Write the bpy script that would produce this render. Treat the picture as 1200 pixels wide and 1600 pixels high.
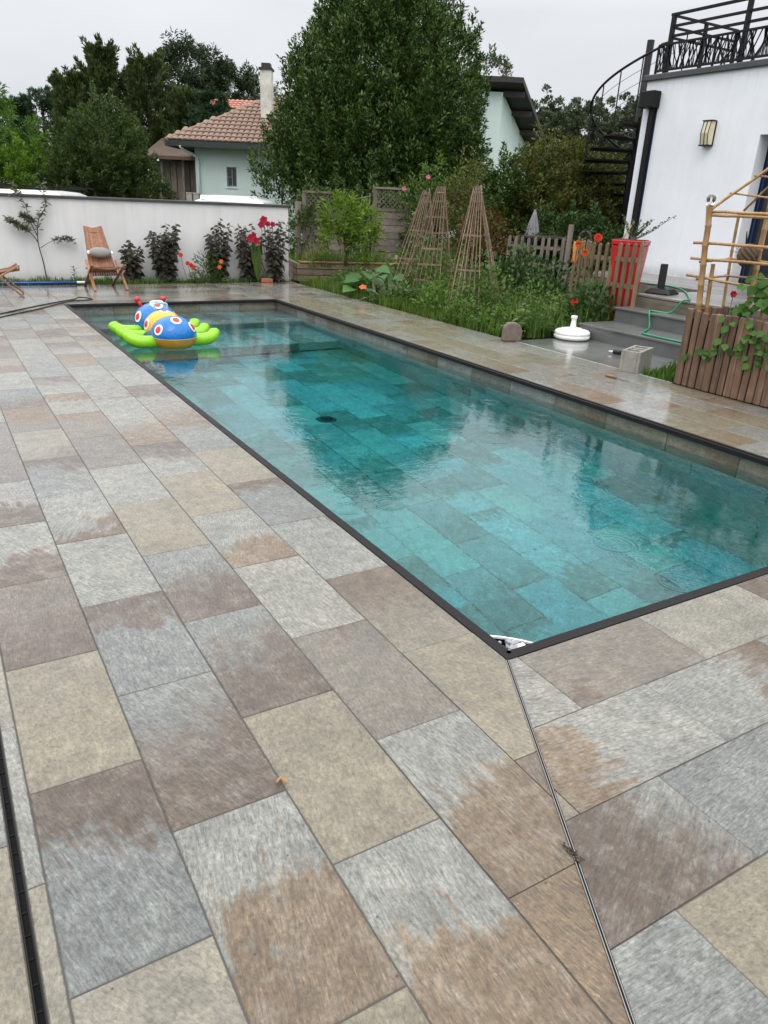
import bpy, bmesh, math, random
import numpy as np
from mathutils import Vector, Matrix
R = math.radians
random.seed(7); rng = np.random.default_rng(7)
for o in list(bpy.data.objects): bpy.data.objects.remove(o)
SC = bpy.context.scene; COL = SC.collection
# ------------------------------------------------------------------ camera
cam = bpy.data.cameras.new('camera'); camo = bpy.data.objects.new('camera', cam); COL.objects.link(camo)
cam.sensor_fit = 'HORIZONTAL'; cam.sensor_width = 36; cam.lens = 36*1152.94/1200
cam.clip_start = .05; cam.clip_end = 2000
r_ = (0.86101814, -0.50679463, 0.04250853); u_ = (0.16287057, 0.35395726, 0.92097092); f_ = (0.48178932, 0.78604928, -0.38730555)
M4 = Matrix(((r_[0], u_[0], -f_[0], -1.5039), (r_[1], u_[1], -f_[1], -1.5990), (r_[2], u_[2], -f_[2], 1.4328), (0, 0, 0, 1)))
camo.matrix_world = M4
SC.camera = camo
# ------------------------------------------------------------------ sky, sun, exposure
SUN_EL, SUN_AZ = 58, 215          # azimuth clockwise from +y
w = bpy.data.worlds.new('World'); SC.world = w; w.use_nodes = True
nt = w.node_tree; nt.nodes.clear()
def wn(t, **k):
    n = nt.nodes.new(t)
    for a, b in k.items(): setattr(n, a, b)
    return n
sky = wn('ShaderNodeTexSky', sky_type='NISHITA', sun_disc=False, sun_elevation=R(SUN_EL), sun_rotation=R(SUN_AZ), air_density=1.5, dust_density=6)
tc = wn('ShaderNodeTexCoord'); sep = wn('ShaderNodeSeparateXYZ'); nt.links.new(tc.outputs['Generated'], sep.inputs[0])
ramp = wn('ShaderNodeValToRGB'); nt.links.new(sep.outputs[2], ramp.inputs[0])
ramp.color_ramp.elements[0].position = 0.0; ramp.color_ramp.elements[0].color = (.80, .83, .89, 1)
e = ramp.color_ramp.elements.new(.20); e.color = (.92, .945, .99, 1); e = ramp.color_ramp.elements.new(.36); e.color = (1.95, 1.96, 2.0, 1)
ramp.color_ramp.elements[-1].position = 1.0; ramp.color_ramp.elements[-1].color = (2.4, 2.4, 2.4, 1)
cl = wn('ShaderNodeTexNoise'); cl.inputs['Scale'].default_value = 2.2; cl.inputs['Detail'].default_value = 5
mpv = wn('ShaderNodeMapping'); mpv.inputs['Scale'].default_value = (1, 1, 3.0); nt.links.new(tc.outputs['Generated'], mpv.inputs[0]); nt.links.new(mpv.outputs[0], cl.inputs['Vector'])
mr = wn('ShaderNodeMapRange'); mr.inputs[1].default_value = .3; mr.inputs[2].default_value = .7; mr.inputs[3].default_value = .90; mr.inputs[4].default_value = 1.06; nt.links.new(cl.outputs[0], mr.inputs[0])
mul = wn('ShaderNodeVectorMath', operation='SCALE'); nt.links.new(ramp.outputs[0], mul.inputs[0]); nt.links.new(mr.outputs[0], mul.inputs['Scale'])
ssc = wn('ShaderNodeVectorMath', operation='SCALE'); nt.links.new(sky.outputs[0], ssc.inputs[0]); ssc.inputs['Scale'].default_value = .9
mix = wn('ShaderNodeMix', data_type='RGBA'); mix.inputs[0].default_value = .93
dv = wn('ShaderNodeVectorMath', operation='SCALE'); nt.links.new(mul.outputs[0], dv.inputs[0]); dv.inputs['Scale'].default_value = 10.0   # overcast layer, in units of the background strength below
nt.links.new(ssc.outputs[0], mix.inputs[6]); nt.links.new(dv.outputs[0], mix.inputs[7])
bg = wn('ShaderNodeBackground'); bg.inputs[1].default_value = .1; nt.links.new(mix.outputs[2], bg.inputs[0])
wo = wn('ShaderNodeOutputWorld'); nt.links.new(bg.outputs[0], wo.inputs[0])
sl = bpy.data.lights.new('sun', 'SUN'); sl.energy = 1.2; sl.angle = R(35); sl.color = (1, .95, .88)
so = bpy.data.objects.new('sun', sl); COL.objects.link(so)
sd = Vector((math.sin(R(SUN_AZ))*math.cos(R(SUN_EL)), math.cos(R(SUN_AZ))*math.cos(R(SUN_EL)), math.sin(R(SUN_EL))))
so.rotation_euler = sd.to_track_quat('Z', 'Y').to_euler(); so.location = (0, 0, 30)
SC.view_settings.view_transform = 'Standard'; SC.view_settings.look = 'None'; SC.view_settings.exposure = -0.03; SC.view_settings.gamma = 1
SC.view_settings.use_curve_mapping = False
SC.cycles.use_denoising = True
SC.cycles.max_bounces = 10; SC.cycles.transmission_bounces = 8; SC.cycles.glossy_bounces = 4; SC.cycles.diffuse_bounces = 4; SC.cycles.transparent_max_bounces = 8
SC.cycles.caustics_refractive = True; SC.cycles.caustics_reflective = False; SC.cycles.sample_clamp_indirect = 4

# ------------------------------------------------------------------ helpers
ORG = {}
def thing(name, label, cat, loc=(0, 0, 0), group=None):
    o = bpy.data.objects.new(name, None); COL.objects.link(o); o.location = loc; o.empty_display_size = .1
    tag(o, label, cat, group); ORG[o] = Vector(loc); return o
def tag(o, label, cat, group=None):
    o['label'] = label; o['category'] = cat
    if group: o['group'] = group
    return o
def link(name, me, mat, parent=None, loc=None):
    o = bpy.data.objects.new(name, me); COL.objects.link(o)
    if mat is not None and len(me.materials) == 0: me.materials.append(mat)
    if parent is not None: o.parent = parent; ORG[o] = ORG.get(parent, Vector())
    if loc is not None: o.location = loc
    return o
class MB:
    def __init__(s): s.v = []; s.f = []
    def add(s, vs, fs):
        k = len(s.v); s.v += [tuple(v) for v in vs]; s.f += [tuple(i+k for i in f) for f in fs]; return s
    def box(s, c, d, rz=0.0):
        x, y, z = d[0]/2, d[1]/2, d[2]/2; ca, sa = math.cos(rz), math.sin(rz)
        vs = []
        for sx, sy, sz in ((-1,-1,-1),(1,-1,-1),(1,1,-1),(-1,1,-1),(-1,-1,1),(1,-1,1),(1,1,1),(-1,1,1)):
            a, b = sx*x, sy*y; vs.append((c[0]+a*ca-b*sa, c[1]+a*sa+b*ca, c[2]+sz*z))
        return s.add(vs, [(3,2,1,0),(4,5,6,7),(0,1,5,4),(1,2,6,5),(2,3,7,6),(3,0,4,7)])
    def bb(s, x0, y0, z0, x1, y1, z1): return s.box(((x0+x1)/2, (y0+y1)/2, (z0+z1)/2), (abs(x1-x0), abs(y1-y0), abs(z1-z0)))
    def bar(s, p0, p1, wd, ht, up=(0, 0, 1), taper=1.0):
        p0 = Vector(p0); p1 = Vector(p1); d = (p1-p0).normalized(); up = Vector(up)
        a = d.cross(up)
        if a.length < 1e-4: a = d.cross(Vector((0, 1, 0)))
        a.normalize(); b = a.cross(d).normalized(); vs = []
        for p, k in ((p0, 1), (p1, taper)):
            for sa, sb in ((-1,-1),(1,-1),(1,1),(-1,1)): vs.append(p+a*(sa*wd/2*k)+b*(sb*ht/2*k))
        return s.add(vs, [(3,2,1,0),(4,5,6,7),(0,1,5,4),(1,2,6,5),(2,3,7,6),(3,0,4,7)])
    def tube(s, path, r, n=8, cap=True):
        path = [Vector(p) for p in path]; m = len(path)
        rs = r if isinstance(r, (list, tuple)) else [r]*m
        k = len(s.v); prev = None
        for i, p in enumerate(path):
            d = (path[min(i+1, m-1)]-path[max(i-1, 0)]).normalized()
            if prev is None:
                a = d.cross(Vector((0, 0, 1)))
                if a.length < .05: a = d.cross(Vector((1, 0, 0)))
            else: a = prev-d*prev.dot(d)
            a.normalize(); prev = a; b = d.cross(a)
            for j in range(n):
                t = 2*math.pi*j/n; s.v.append(tuple(p+(a*math.cos(t)+b*math.sin(t))*rs[i]))
        for i in range(m-1):
            for j in range(n):
                j2 = (j+1) % n; s.f.append((k+i*n+j, k+i*n+j2, k+(i+1)*n+j2, k+(i+1)*n+j))
        if cap:
            s.f.append(tuple(k+j for j in reversed(range(n)))); s.f.append(tuple(k+(m-1)*n+j for j in range(n)))
        return s
    def lathe(s, prof, c, n=24):
        k = len(s.v)
        for r, z in prof:
            for j in range(n):
                t = 2*math.pi*j/n; s.v.append((c[0]+r*math.cos(t), c[1]+r*math.sin(t), c[2]+z))
        for i in range(len(prof)-1):
            for j in range(n):
                j2 = (j+1) % n; s.f.append((k+i*n+j, k+i*n+j2, k+(i+1)*n+j2, k+(i+1)*n+j))
        s.f.append(tuple(k+j for j in reversed(range(n)))); s.f.append(tuple(k+(len(prof)-1)*n+j for j in range(n)))
        return s
    def prism(s, poly, z0, z1):
        n = len(poly); vs = [(x, y, z0) for x, y in poly]+[(x, y, z1) for x, y in poly]
        fs = [tuple(reversed(range(n))), tuple(range(n, 2*n))]+[(i, (i+1) % n, n+(i+1) % n, n+i) for i in range(n)]
        return s.add(vs, fs)
    def ell(s, c, rad, nu=20, nv=12, R3=None, fn=None):
        k = len(s.v); c = Vector(c)
        for i in range(nv+1):
            th = math.pi*i/nv
            for j in range(nu):
                ph = 2*math.pi*j/nu; q = Vector((math.sin(th)*math.cos(ph)*rad[0], math.sin(th)*math.sin(ph)*rad[1], math.cos(th)*rad[2]))
                if fn: q = q*fn(th, ph)
                if R3: q = R3 @ q
                s.v.append(tuple(c+q))
        for i in range(nv):
            for j in range(nu):
                j2 = (j+1) % nu; s.f.append((k+i*nu+j, k+(i+1)*nu+j, k+(i+1)*nu+j2, k+i*nu+j2))
        return s
    def mesh(s, name, off=Vector((0, 0, 0)), bev=0, smooth=False):
        me = bpy.data.meshes.new(name)
        me.from_pydata([(v[0]-off[0], v[1]-off[1], v[2]-off[2]) for v in s.v], [], s.f)
        if bev:
            bm = bmesh.new(); bm.from_mesh(me); bmesh.ops.bevel(bm, geom=list(bm.edges), offset=bev, segments=1, affect='EDGES', profile=.5); bm.to_mesh(me); bm.free()
        if smooth: me.polygons.foreach_set('use_smooth', [True]*len(me.polygons))
        return me
    def build(s, name, mat, parent=None, bev=0, smooth=False):
        off = ORG.get(parent, Vector()) if parent is not None else Vector()
        return link(name, s.mesh(name, off, bev, smooth), mat, parent)
def single(name, mb, mat, label, cat, group=None, bev=0, smooth=False, loc=(0, 0, 0)):
    o = link(name, mb.mesh(name, Vector(loc), bev, smooth), mat); o.location = loc; ORG[o] = Vector(loc); return tag(o, label, cat, group)
def struct(name, mb, mat, smooth=False):
    o = mb.build(name, mat, smooth=smooth); o['kind'] = 'structure'; return o
def copy_tree(o, parent=None):
    c = o.copy(); COL.objects.link(c); c.parent = parent
    for ch in list(o.children): copy_tree(ch, c)
    return c
# ---------------------------------------------------------------- materials
class G:
    def __init__(s, name):
        s.m = bpy.data.materials.new(name); s.m.use_nodes = True; s.t = s.m.node_tree; s.t.nodes.clear()
        s.out = s.t.nodes.new('ShaderNodeOutputMaterial')
    def n(s, typ, props=None, ins=None):
        n = s.t.nodes.new(typ)
        for k, v in (props or {}).items(): setattr(n, k, v)
        for k, v in (ins or {}).items(): s.set(n.inputs[k], v)
        return n
    def set(s, inp, v):
        if isinstance(v, bpy.types.NodeSocket): s.t.links.new(v, inp)
        elif isinstance(v, (tuple, list)) and inp.type == 'RGBA': inp.default_value = tuple(v)+((1,) if len(v) == 3 else ())
        else: inp.default_value = v
    def math(s, op, a, b=0.0, clamp=False): return s.n('ShaderNodeMath', {'operation': op, 'use_clamp': clamp}, {0: a, 1: b}).outputs[0]
    def vmul(s, v, k): return s.n('ShaderNodeVectorMath', {'operation': 'MULTIPLY'}, {0: v, 1: k}).outputs[0]
    def noise(s, v, scale, detail=4, rough=.55, w=None, dist=0.0):
        i = {'Vector': v, 'Scale': scale, 'Detail': detail, 'Roughness': rough, 'Distortion': dist}
        if w is not None: i['W'] = w
        return s.n('ShaderNodeTexNoise', {'noise_dimensions': '4D' if w is not None else '3D'}, i).outputs[0]
    def ramp(s, f, stops, interp='LINEAR'):
        n = s.n('ShaderNodeValToRGB', None, {0: f}); cr = n.color_ramp; cr.interpolation = interp
        while len(cr.elements) < len(stops): cr.elements.new(.5)
        for e, (p, c) in zip(cr.elements, stops): e.position = p; e.color = tuple(c)+((1,) if len(c) == 3 else ())
        return n.outputs[0]
    def mix(s, f, a, b, blend='MIX'):
        return s.n('ShaderNodeMix', {'data_type': 'RGBA', 'blend_type': blend}, {0: f, 6: a, 7: b}).outputs[2]
    def mr(s, v, a, b, c, d, smooth=False):
        return s.n('ShaderNodeMapRange', {'interpolation_type': 'SMOOTHSTEP' if smooth else 'LINEAR'}, {0: v, 1: a, 2: b, 3: c, 4: d}).outputs[0]
    def bump(s, h, dist, strength=1.0, normal=None):
        i = {'Height': h, 'Distance': dist, 'Strength': strength}
        if normal is not None: i['Normal'] = normal
        return s.n('ShaderNodeBump', None, i).outputs[0]
    def pos(s): return s.n('ShaderNodeNewGeometry').outputs['Position']
    def obj(s): return s.n('ShaderNodeTexCoord').outputs['Object']
    def bsdf(s, **k):
        n = s.n('ShaderNodeBsdfPrincipled')
        for a, b in k.items(): s.set(n.inputs[a.replace('_', ' ')], b)
        return n.outputs[0]
    def done(s, sh, vol=None):
        s.t.links.new(sh, s.out.inputs[0])
        if vol is not None: s.t.links.new(vol, s.out.inputs[1])
        return s.m
def simple(name, col, rough=.5, var=.15, scale=6, bump=.0, metal=0, fine=None, spec=.5, coat=0.0):
    g = G(name); p = g.pos(); n1 = g.noise(p, scale, 5, .6)
    k = g.mr(n1, .25, .75, 1-var, 1+var)
    c = g.mix(1.0, col, g.n('ShaderNodeCombineColor', None, {0: k, 1: k, 2: k}).outputs[0], 'MULTIPLY')
    kw = dict(Base_Color=c, Roughness=g.mr(n1, .3, .7, rough*.85, min(1, rough*1.15)), Metallic=metal, Specular_IOR_Level=spec)
    if coat: kw['Coat_Weight'] = coat; kw['Coat_Roughness'] = .12
    if bump: kw['Normal'] = g.bump(g.noise(p, fine or scale*12, 4, .6), bump, .6)
    return g.done(g.bsdf(**kw))
def wood(name, a, b, rough=.55, axis='z', wet=.0, sc=1.0):
    g = G(name); p = g.obj(); rnd = g.n('ShaderNodeObjectInfo').outputs['Random']
    s3 = {'x': (2, 45, 45), 'y': (45, 2, 45), 'z': (45, 45, 2)}[axis]
    n1 = g.noise(g.vmul(p, tuple(v*sc for v in s3)), 1, 6, .65, g.math('MULTIPLY', rnd, 50)); n2 = g.noise(p, 5*sc, 3, .5, g.math('MULTIPLY', rnd, 31))
    f = g.math('ADD', g.math('MULTIPLY', n1, .65), g.math('MULTIPLY', n2, .35))
    c = g.ramp(f, [(.3, tuple(v*.55 for v in a)), (.5, a), (.7, b)])
    k = g.mr(rnd, 0, 1, .75, 1.2); c = g.mix(1.0, c, g.n('ShaderNodeCombineColor', None, {0: k, 1: k, 2: k}).outputs[0], 'MULTIPLY')
    return g.done(g.bsdf(Base_Color=c, Roughness=rough, Normal=g.bump(n1, .004, .7), Coat_Weight=wet, Coat_Roughness=.2))
def leafmat(name, dark, mid, light, rough=.42, trans=.25, spec=.5):
    g = G(name); geo = g.n('ShaderNodeNewGeometry'); ri = geo.outputs['Random Per Island']; big = g.noise(geo.outputs['Position'], 2.4, 3, .65)
    f = g.math('ADD', g.math('MULTIPLY', ri, .6), g.mr(big, .3, .7, 0, .4))
    c = g.ramp(f, [(0, dark), (.5, mid), (1, light)])
    a = g.bsdf(Base_Color=c, Roughness=rough+.08, Specular_IOR_Level=spec*.55)
    t = g.n('ShaderNodeBsdfTranslucent', None, {0: g.mix(1.0, c, (1.5, 1.6, .8), 'MULTIPLY')}).outputs[0]
    return g.done(g.n('ShaderNodeMixShader', None, {0: trans, 1: a, 2: t}).outputs[0])
def tile_material(TILE_A, TILE_B, nm):
    g = G(nm); oi = g.n('ShaderNodeObjectInfo'); seed = g.math('MULTIPLY', oi.outputs['Random'], 60)
    p0 = g.obj(); sp = g.n('ShaderNodeSeparateXYZ', None, {0: p0}).outputs
    p = g.n('ShaderNodeVectorMath', {'operation': 'ADD'}, {0: p0, 1: g.n('ShaderNodeCombineXYZ', None, {0: seed, 1: g.math('MULTIPLY', seed, .37), 2: seed}).outputs[0]}).outputs[0]
    sc = g.n('ShaderNodeSeparateColor', None, {0: oi.outputs['Color']}).outputs; al = oi.outputs['Alpha']
    ang = g.mr(g.n('ShaderNodeTexWhiteNoise', {'noise_dimensions': '1D'}, {'W': seed}).outputs[0], 0, 1, -.55, .40)
    q = g.n('ShaderNodeVectorRotate', {'rotation_type': 'Z_AXIS'}, {'Vector': p, 'Angle': ang}).outputs[0]
    st = g.noise(g.vmul(q, (175, 27, 8)), 1, 4, .68, dist=.45)          # long thin cleft lines
    flk = g.noise(g.vmul(q, (105, 64, 10)), 1, 5, .72, dist=.3)         # flaky relief
    st2 = g.noise(g.vmul(q, (34, 5.5, 4)), 1, 3, .62)
    big = g.noise(p, 4.2, 3, .6); mid = g.noise(p, 15, 3, .65)
    lin = g.ramp(sc[0], [(0, (1, 1, 1)), (.3, (.85, .85, .85)), (.44, (.25, .25, .25)), (.6, (.3, .3, .3)), (.75, (.8, .8, .8)), (1, (1, 1, 1))])   # beige slabs are granular, grey and brown ones streaky
    # boundary between the two stone colours, ragged along the cleft
    sgn = g.mr(g.math('GREATER_THAN', al, .5), 0, 1, -1, 1)
    t = g.math('MULTIPLY', g.math('MULTIPLY', sp[1], 1.67), sgn)
    t = g.math('ADD', t, g.math('MULTIPLY', g.math('SUBTRACT', st2, .5), .9)); t = g.math('ADD', t, g.math('MULTIPLY', g.math('SUBTRACT', big, .5), 1.0))
    t = g.math('ADD', t, g.math('MULTIPLY', g.math('SUBTRACT', st, .5), .3))
    t = g.math('ADD', t, g.math('MULTIPLY', sp[0], .5))
    thr = g.mr(sc[1], 0, 1, .95, -.75)
    wid = g.mr(g.math('ABSOLUTE', g.math('SUBTRACT', al, .5)), .15, .3, .55, .16)
    m = g.mr(g.math('DIVIDE', g.math('SUBTRACT', t, thr), wid), -.5, .7, 0, 1, True)
    A = g.ramp(sc[0], TILE_A)
    B = g.ramp(sc[2], TILE_B)
    c = g.mix(m, A, g.mix(g.mr(mid, .45, .75, 0, .4), B, A))
    c = g.mix(g.mr(big, .45, .8, 0, .4), c, g.mix(.5, c, g.mix(1.0, A, (.8, .72, .6), 'MULTIPLY')))
    def mulv(c, v): return g.mix(1.0, c, g.n('ShaderNodeCombineColor', None, {0: v, 1: v, 2: v}).outputs[0], 'MULTIPLY')
    stm = g.math('ADD', .5, g.math('MULTIPLY', g.math('SUBTRACT', st, .5), lin))
    c = mulv(c, g.mr(stm, .3, .7, .52, 1.52)); c = mulv(c, g.mr(flk, .3, .7, .57, 1.46)); c = mulv(c, g.mr(mid, .3, .7, .78, 1.22)); c = mulv(c, g.mr(big, .3, .7, .84, 1.16))
    c = g.mix(g.mr(g.math('ADD', stm, flk), .80, .68, 0, .6), c, (.045, .042, .038))
    c = g.mix(g.math('MULTIPLY', g.mr(g.math('ADD', stm, flk), 1.20, 1.36, 0, .45), g.mr(big, .35, .65, .3, 1)), c, (.50, .45, .36))
    # a few dark specks of dirt lying on the stone
    vo = g.n('ShaderNodeTexVoronoi', {'voronoi_dimensions': '3D'}, {'Vector': p, 'Scale': 13}).outputs[0]
    c = g.mix(g.mr(vo, .035, .05, .85, 0), c, (.03, .028, .025))
    rel = g.math('ADD', g.math('MULTIPLY', stm, .8), g.math('ADD', g.math('MULTIPLY', flk, .8), g.math('MULTIPLY', m, -.2)))
    nb = g.bump(rel, .007, .85)
    ps = g.n('ShaderNodeSeparateXYZ', None, {0: g.pos()}).outputs
    low = g.math('MAXIMUM', g.mr(ps[0], 2.9, 3.1, 0, 1), g.mr(ps[1], 8.2, 10.2, 0, 1))          # the garden side and the far end lie lower and hold the rain
    film = g.math('MAXIMUM', g.mr(g.noise(g.pos(), 1.1, 3, .6), .36, .6, .75, 1), low)
    nc = g.n('ShaderNodeVectorMath', {'operation': 'NORMALIZE'}, {0: g.n('ShaderNodeMix', {'data_type': 'VECTOR'}, {0: g.mr(low, 0, 1, .45, .08), 4: g.n('ShaderNodeNewGeometry').outputs['Normal'], 5: nb}).outputs[1]}).outputs[0]
    return g.done(g.bsdf(Base_Color=c, Roughness=g.mr(st, .3, .7, .62, .42), Specular_IOR_Level=.42, Normal=nb, Coat_Weight=film, Coat_Roughness=g.math('SUBTRACT', g.mr(film, .75, 1, .24, .13), g.math('MULTIPLY', low, .11)), Coat_IOR=1.43, Coat_Normal=nc))
TILE_A = [(0, (.120, .134, .131)), (.25, (.205, .206, .185)), (.5, (.174, .155, .110)), (.75, (.122, .107, .092)), (1, (.142, .100, .060))]
TILE_B = [(0, (.078, .054, .037)), (.5, (.102, .071, .045)), (1, (.148, .103, .060))]
MT = tile_material(TILE_A, TILE_B, 'slate_tile')
MTP = tile_material([(0, (.25, .285, .30)), (.25, (.34, .36, .36)), (.5, (.34, .335, .30)), (.75, (.255, .25, .25)), (1, (.28, .25, .21))], [(0, (.17, .155, .135)), (.5, (.20, .18, .15)), (1, (.26, .225, .18))], 'pale_pool_tile')
def water_material():
    g = G('pool_water'); p = g.pos()
    def rings(scale, off, k, rmax):
        v = g.n('ShaderNodeVectorMath', {'operation': 'ADD'}, {0: p, 1: off}).outputs[0]
        v = g.vmul(v, (1, 1, 0)); vo = g.n('ShaderNodeTexVoronoi', {'voronoi_dimensions': '2D', 'feature': 'F1'}, {'Vector': v, 'Scale': scale, 'Randomness': 1.0})
        d = g.math('DIVIDE', vo.outputs['Distance'], scale)
        rr = g.math('MULTIPLY', g.n('ShaderNodeSeparateColor', None, {0: vo.outputs['Color']}).outputs[0], rmax)
        env = g.mr(g.math('ABSOLUTE', g.math('SUBTRACT', d, rr)), .0, .035, 1, 0, True)
        return g.math('MULTIPLY', g.math('SINE', g.math('MULTIPLY', g.math('SUBTRACT', d, rr), k)), env)
    r1 = rings(2.1, (3.3, 1.2, 0), 190, .15); r2 = rings(2.9, (7.7, 4.1, 0), 240, .10)
    n1 = g.noise(g.vmul(p, (1, 1.0, 1)), 3.2, 3, .5); n2 = g.noise(g.vmul(p, (1, 1.3, 1)), 16, 3, .55); n3 = g.noise(p, 55, 2, .5)
    calm = g.mr(g.noise(p, .55, 2, .5), .35, .65, .5, 1.3)
    h = g.math('ADD', g.math('MULTIPLY', n1, .008), g.math('MULTIPLY', g.math('ADD', g.math('MULTIPLY', n2, .0042), g.math('MULTIPLY', n3, .0010)), calm))
    h = g.math('ADD', h, g.math('MULTIPLY', g.math('ADD', r1, r2), .0012))
    nb = g.bump(h, 1.0, .17)
    gl = g.n('ShaderNodeBsdfGlass', None, {'Color': (1, 1, 1), 'Roughness': 0.0, 'IOR': 1.333, 'Normal': nb}).outputs[0]
    vol = g.n('ShaderNodeVolumeAbsorption', None, {'Color': (.10, .945, .99), 'Density': .78}).outputs[0]
    return g.done(gl, vol)
# ---------------------------------------------------------------- shared materials
M = {}
M['grout'] = simple('joint_mortar', (.068, .066, .062), .8, .2, 30)
M['rim'] = simple('anthracite_profile', (.017, .0155, .017), .5, .15, 8, spec=.12)
M['steel'] = simple('brushed_steel', (.30, .295, .29), .42, .1, 20, metal=1)
M['black'] = simple('black_steel', (.009, .009, .010), .5, .2, 10, spec=.2)
M['blackplastic'] = simple('black_plastic', (.009, .009, .010), .4, .2, 10, spec=.3)
M['white_pl'] = simple('white_plastic', (.78, .78, .78), .35, .04, 5)
def render_mat(name, col, streak=.10, base_z=.0, top_z=1.27):
    g = G(name); p = g.pos(); z = g.n('ShaderNodeSeparateXYZ', None, {0: p}).outputs[2]
    n1 = g.noise(p, 1.4, 5, .6); stn = g.noise(g.vmul(p, (7, 7, .45)), 1, 4, .6); spl = g.noise(p, 9, 4, .7)
    k = g.math('MULTIPLY', g.mr(n1, .25, .75, .94, 1.05), g.mr(stn, .45, .8, 1, 1-streak))
    c = g.mix(1.0, col, g.n('ShaderNodeCombineColor', None, {0: k, 1: k, 2: k}).outputs[0], 'MULTIPLY')
    dirt = g.math('MULTIPLY', g.mr(g.math('ADD', g.math('SUBTRACT', z, base_z), g.math('MULTIPLY', g.math('SUBTRACT', spl, .5), .22)), .02, .20, .55, 0, True), g.mr(spl, .3, .7, .3, 1))
    c = g.mix(dirt, c, (.20, .175, .14))
    run = g.math('MULTIPLY', g.mr(g.math('SUBTRACT', top_z, z), .0, .35, 1, 0), g.mr(g.noise(g.vmul(p, (16, 16, .3)), 1, 3, .6), .55, .75, 0, .22))
    c = g.mix(run, c, (.25, .24, .22))
    return g.done(g.bsdf(Base_Color=c, Roughness=.85, Normal=g.bump(g.noise(p, 120, 4, .65), .005, .7)))
M['render_wall'] = render_mat('white_render', (.68, .68, .69))
M['house_white'] = render_mat('white_house_render', (.78, .81, .86), .05, .5, 3.4)
M['coping'] = simple('dark_coping', (.05, .052, .055), .45, .25, 3)
M['mint'] = simple('mint_render', (.57, .69, .68), .85, .06, .8, bump=.004, fine=60)
M['soil'] = simple('wet_soil', (.035, .026, .018), .9, .35, 6, bump=.03, fine=25)
M['conc'] = simple('concrete_block', (.26, .25, .225), .85, .22, 14, bump=.006, fine=120)
M['stoneslab'] = simple('rough_slab', (.155, .122, .105), .85, .3, 22, bump=.01, fine=90)
M['greystep'] = simple('grey_composite', (.098, .104, .100), .45, .15, 4, bump=.001, fine=200, coat=.5)
M['red_pl'] = simple('red_pot', (.44, .009, .010), .35, .08, 4)
M['wood_deck'] = wood('weathered_decking', (.17, .165, .155), (.30, .29, .27), .5, 'y', .4)
M['wood_grey'] = wood('weathered_fence', (.145, .118, .10), (.26, .22, .19), .75, 'z')
M['wood_greyx'] = wood('weathered_board', (.15, .125, .105), (.26, .225, .195), .75, 'x')
M['wood_pick'] = wood('mossy_picket', (.16, .115, .065), (.27, .20, .12), .75, 'z')
M['wood_red'] = wood('reclaimed_plank', (.135, .080, .050), (.30, .195, .125), .7, 'z')
M['wood_chair'] = wood('oiled_hardwood', (.24, .095, .038), (.44, .21, .095), .4, 'z', .3)
M['wood_chairL'] = wood('worn_hardwood', (.23, .12, .06), (.40, .24, .13), .55, 'z', .2)
M['timber'] = wood('sleeper_timber', (.15, .11, .075), (.27, .21, .15), .75, 'x')
M['timber_top'] = wood('new_timber', (.33, .17, .07), (.48, .28, .13), .6, 'x')
M['willow'] = wood('willow_rod', (.19, .125, .085), (.34, .25, .18), .7, 'z')
M['bamboo'] = wood('bamboo_cane', (.36, .20, .075), (.55, .36, .17), .45, 'z', .2)
M['bark'] = wood('bark', (.07, .052, .038), (.13, .10, .075), .9, 'z')
M['glass'] = G('clear_glass'); M['glass'] = M['glass'].done(M['glass'].n('ShaderNodeBsdfGlass', None, {'IOR': 1.45, 'Roughness': .02}).outputs[0])
M['window'] = simple('window_glass', (.03, .035, .04), .08, .1, 3)
M['lawn'] = simple('lawn_soil', (.055, .075, .025), .9, .35, 3, bump=.02, fine=40)

# ---------------------------------------------------------------- ground with a pit for the pool
PW, PL, WL = 3.022, 9.194, -.13
def ground():
    xs = [-400, -120, -40, -15, -8, -4, -1, -.12, PW+.12, 4.3, 6, 8, 11, 15, 25, 45, 90, 200, 500]
    ys = [-300, -60, -15, -6, -3, -.12, PL+.12, 10.5, 12.2, 13.5, 15, 17, 22, 30, 45, 70, 120, 300, 700]
    def hz(x, y):
        base = -.07
        if y > 12.3 and x < 6: base = -.07-.45*min(1, (y-12.3)/2.5)
        elif y > 17: base = -.07-.3*min(1, (y-17)/4)
        if x > 4.31 and 4 < y < 13 and x < 30: base = .0
        return base
    mb = MB(); idx = {}
    for i, x in enumerate(xs):
        for j, y in enumerate(ys): idx[i, j] = len(mb.v); mb.v.append((x, y, hz(x, y)))
    for i in range(len(xs)-1):
        for j in range(len(ys)-1):
            if xs[i] == -.12 and ys[j] == -.12: continue
            mb.f.append((idx[i, j], idx[i+1, j], idx[i+1, j+1], idx[i, j+1]))
    struct('ground', mb, M['lawn'])
ground()
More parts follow.
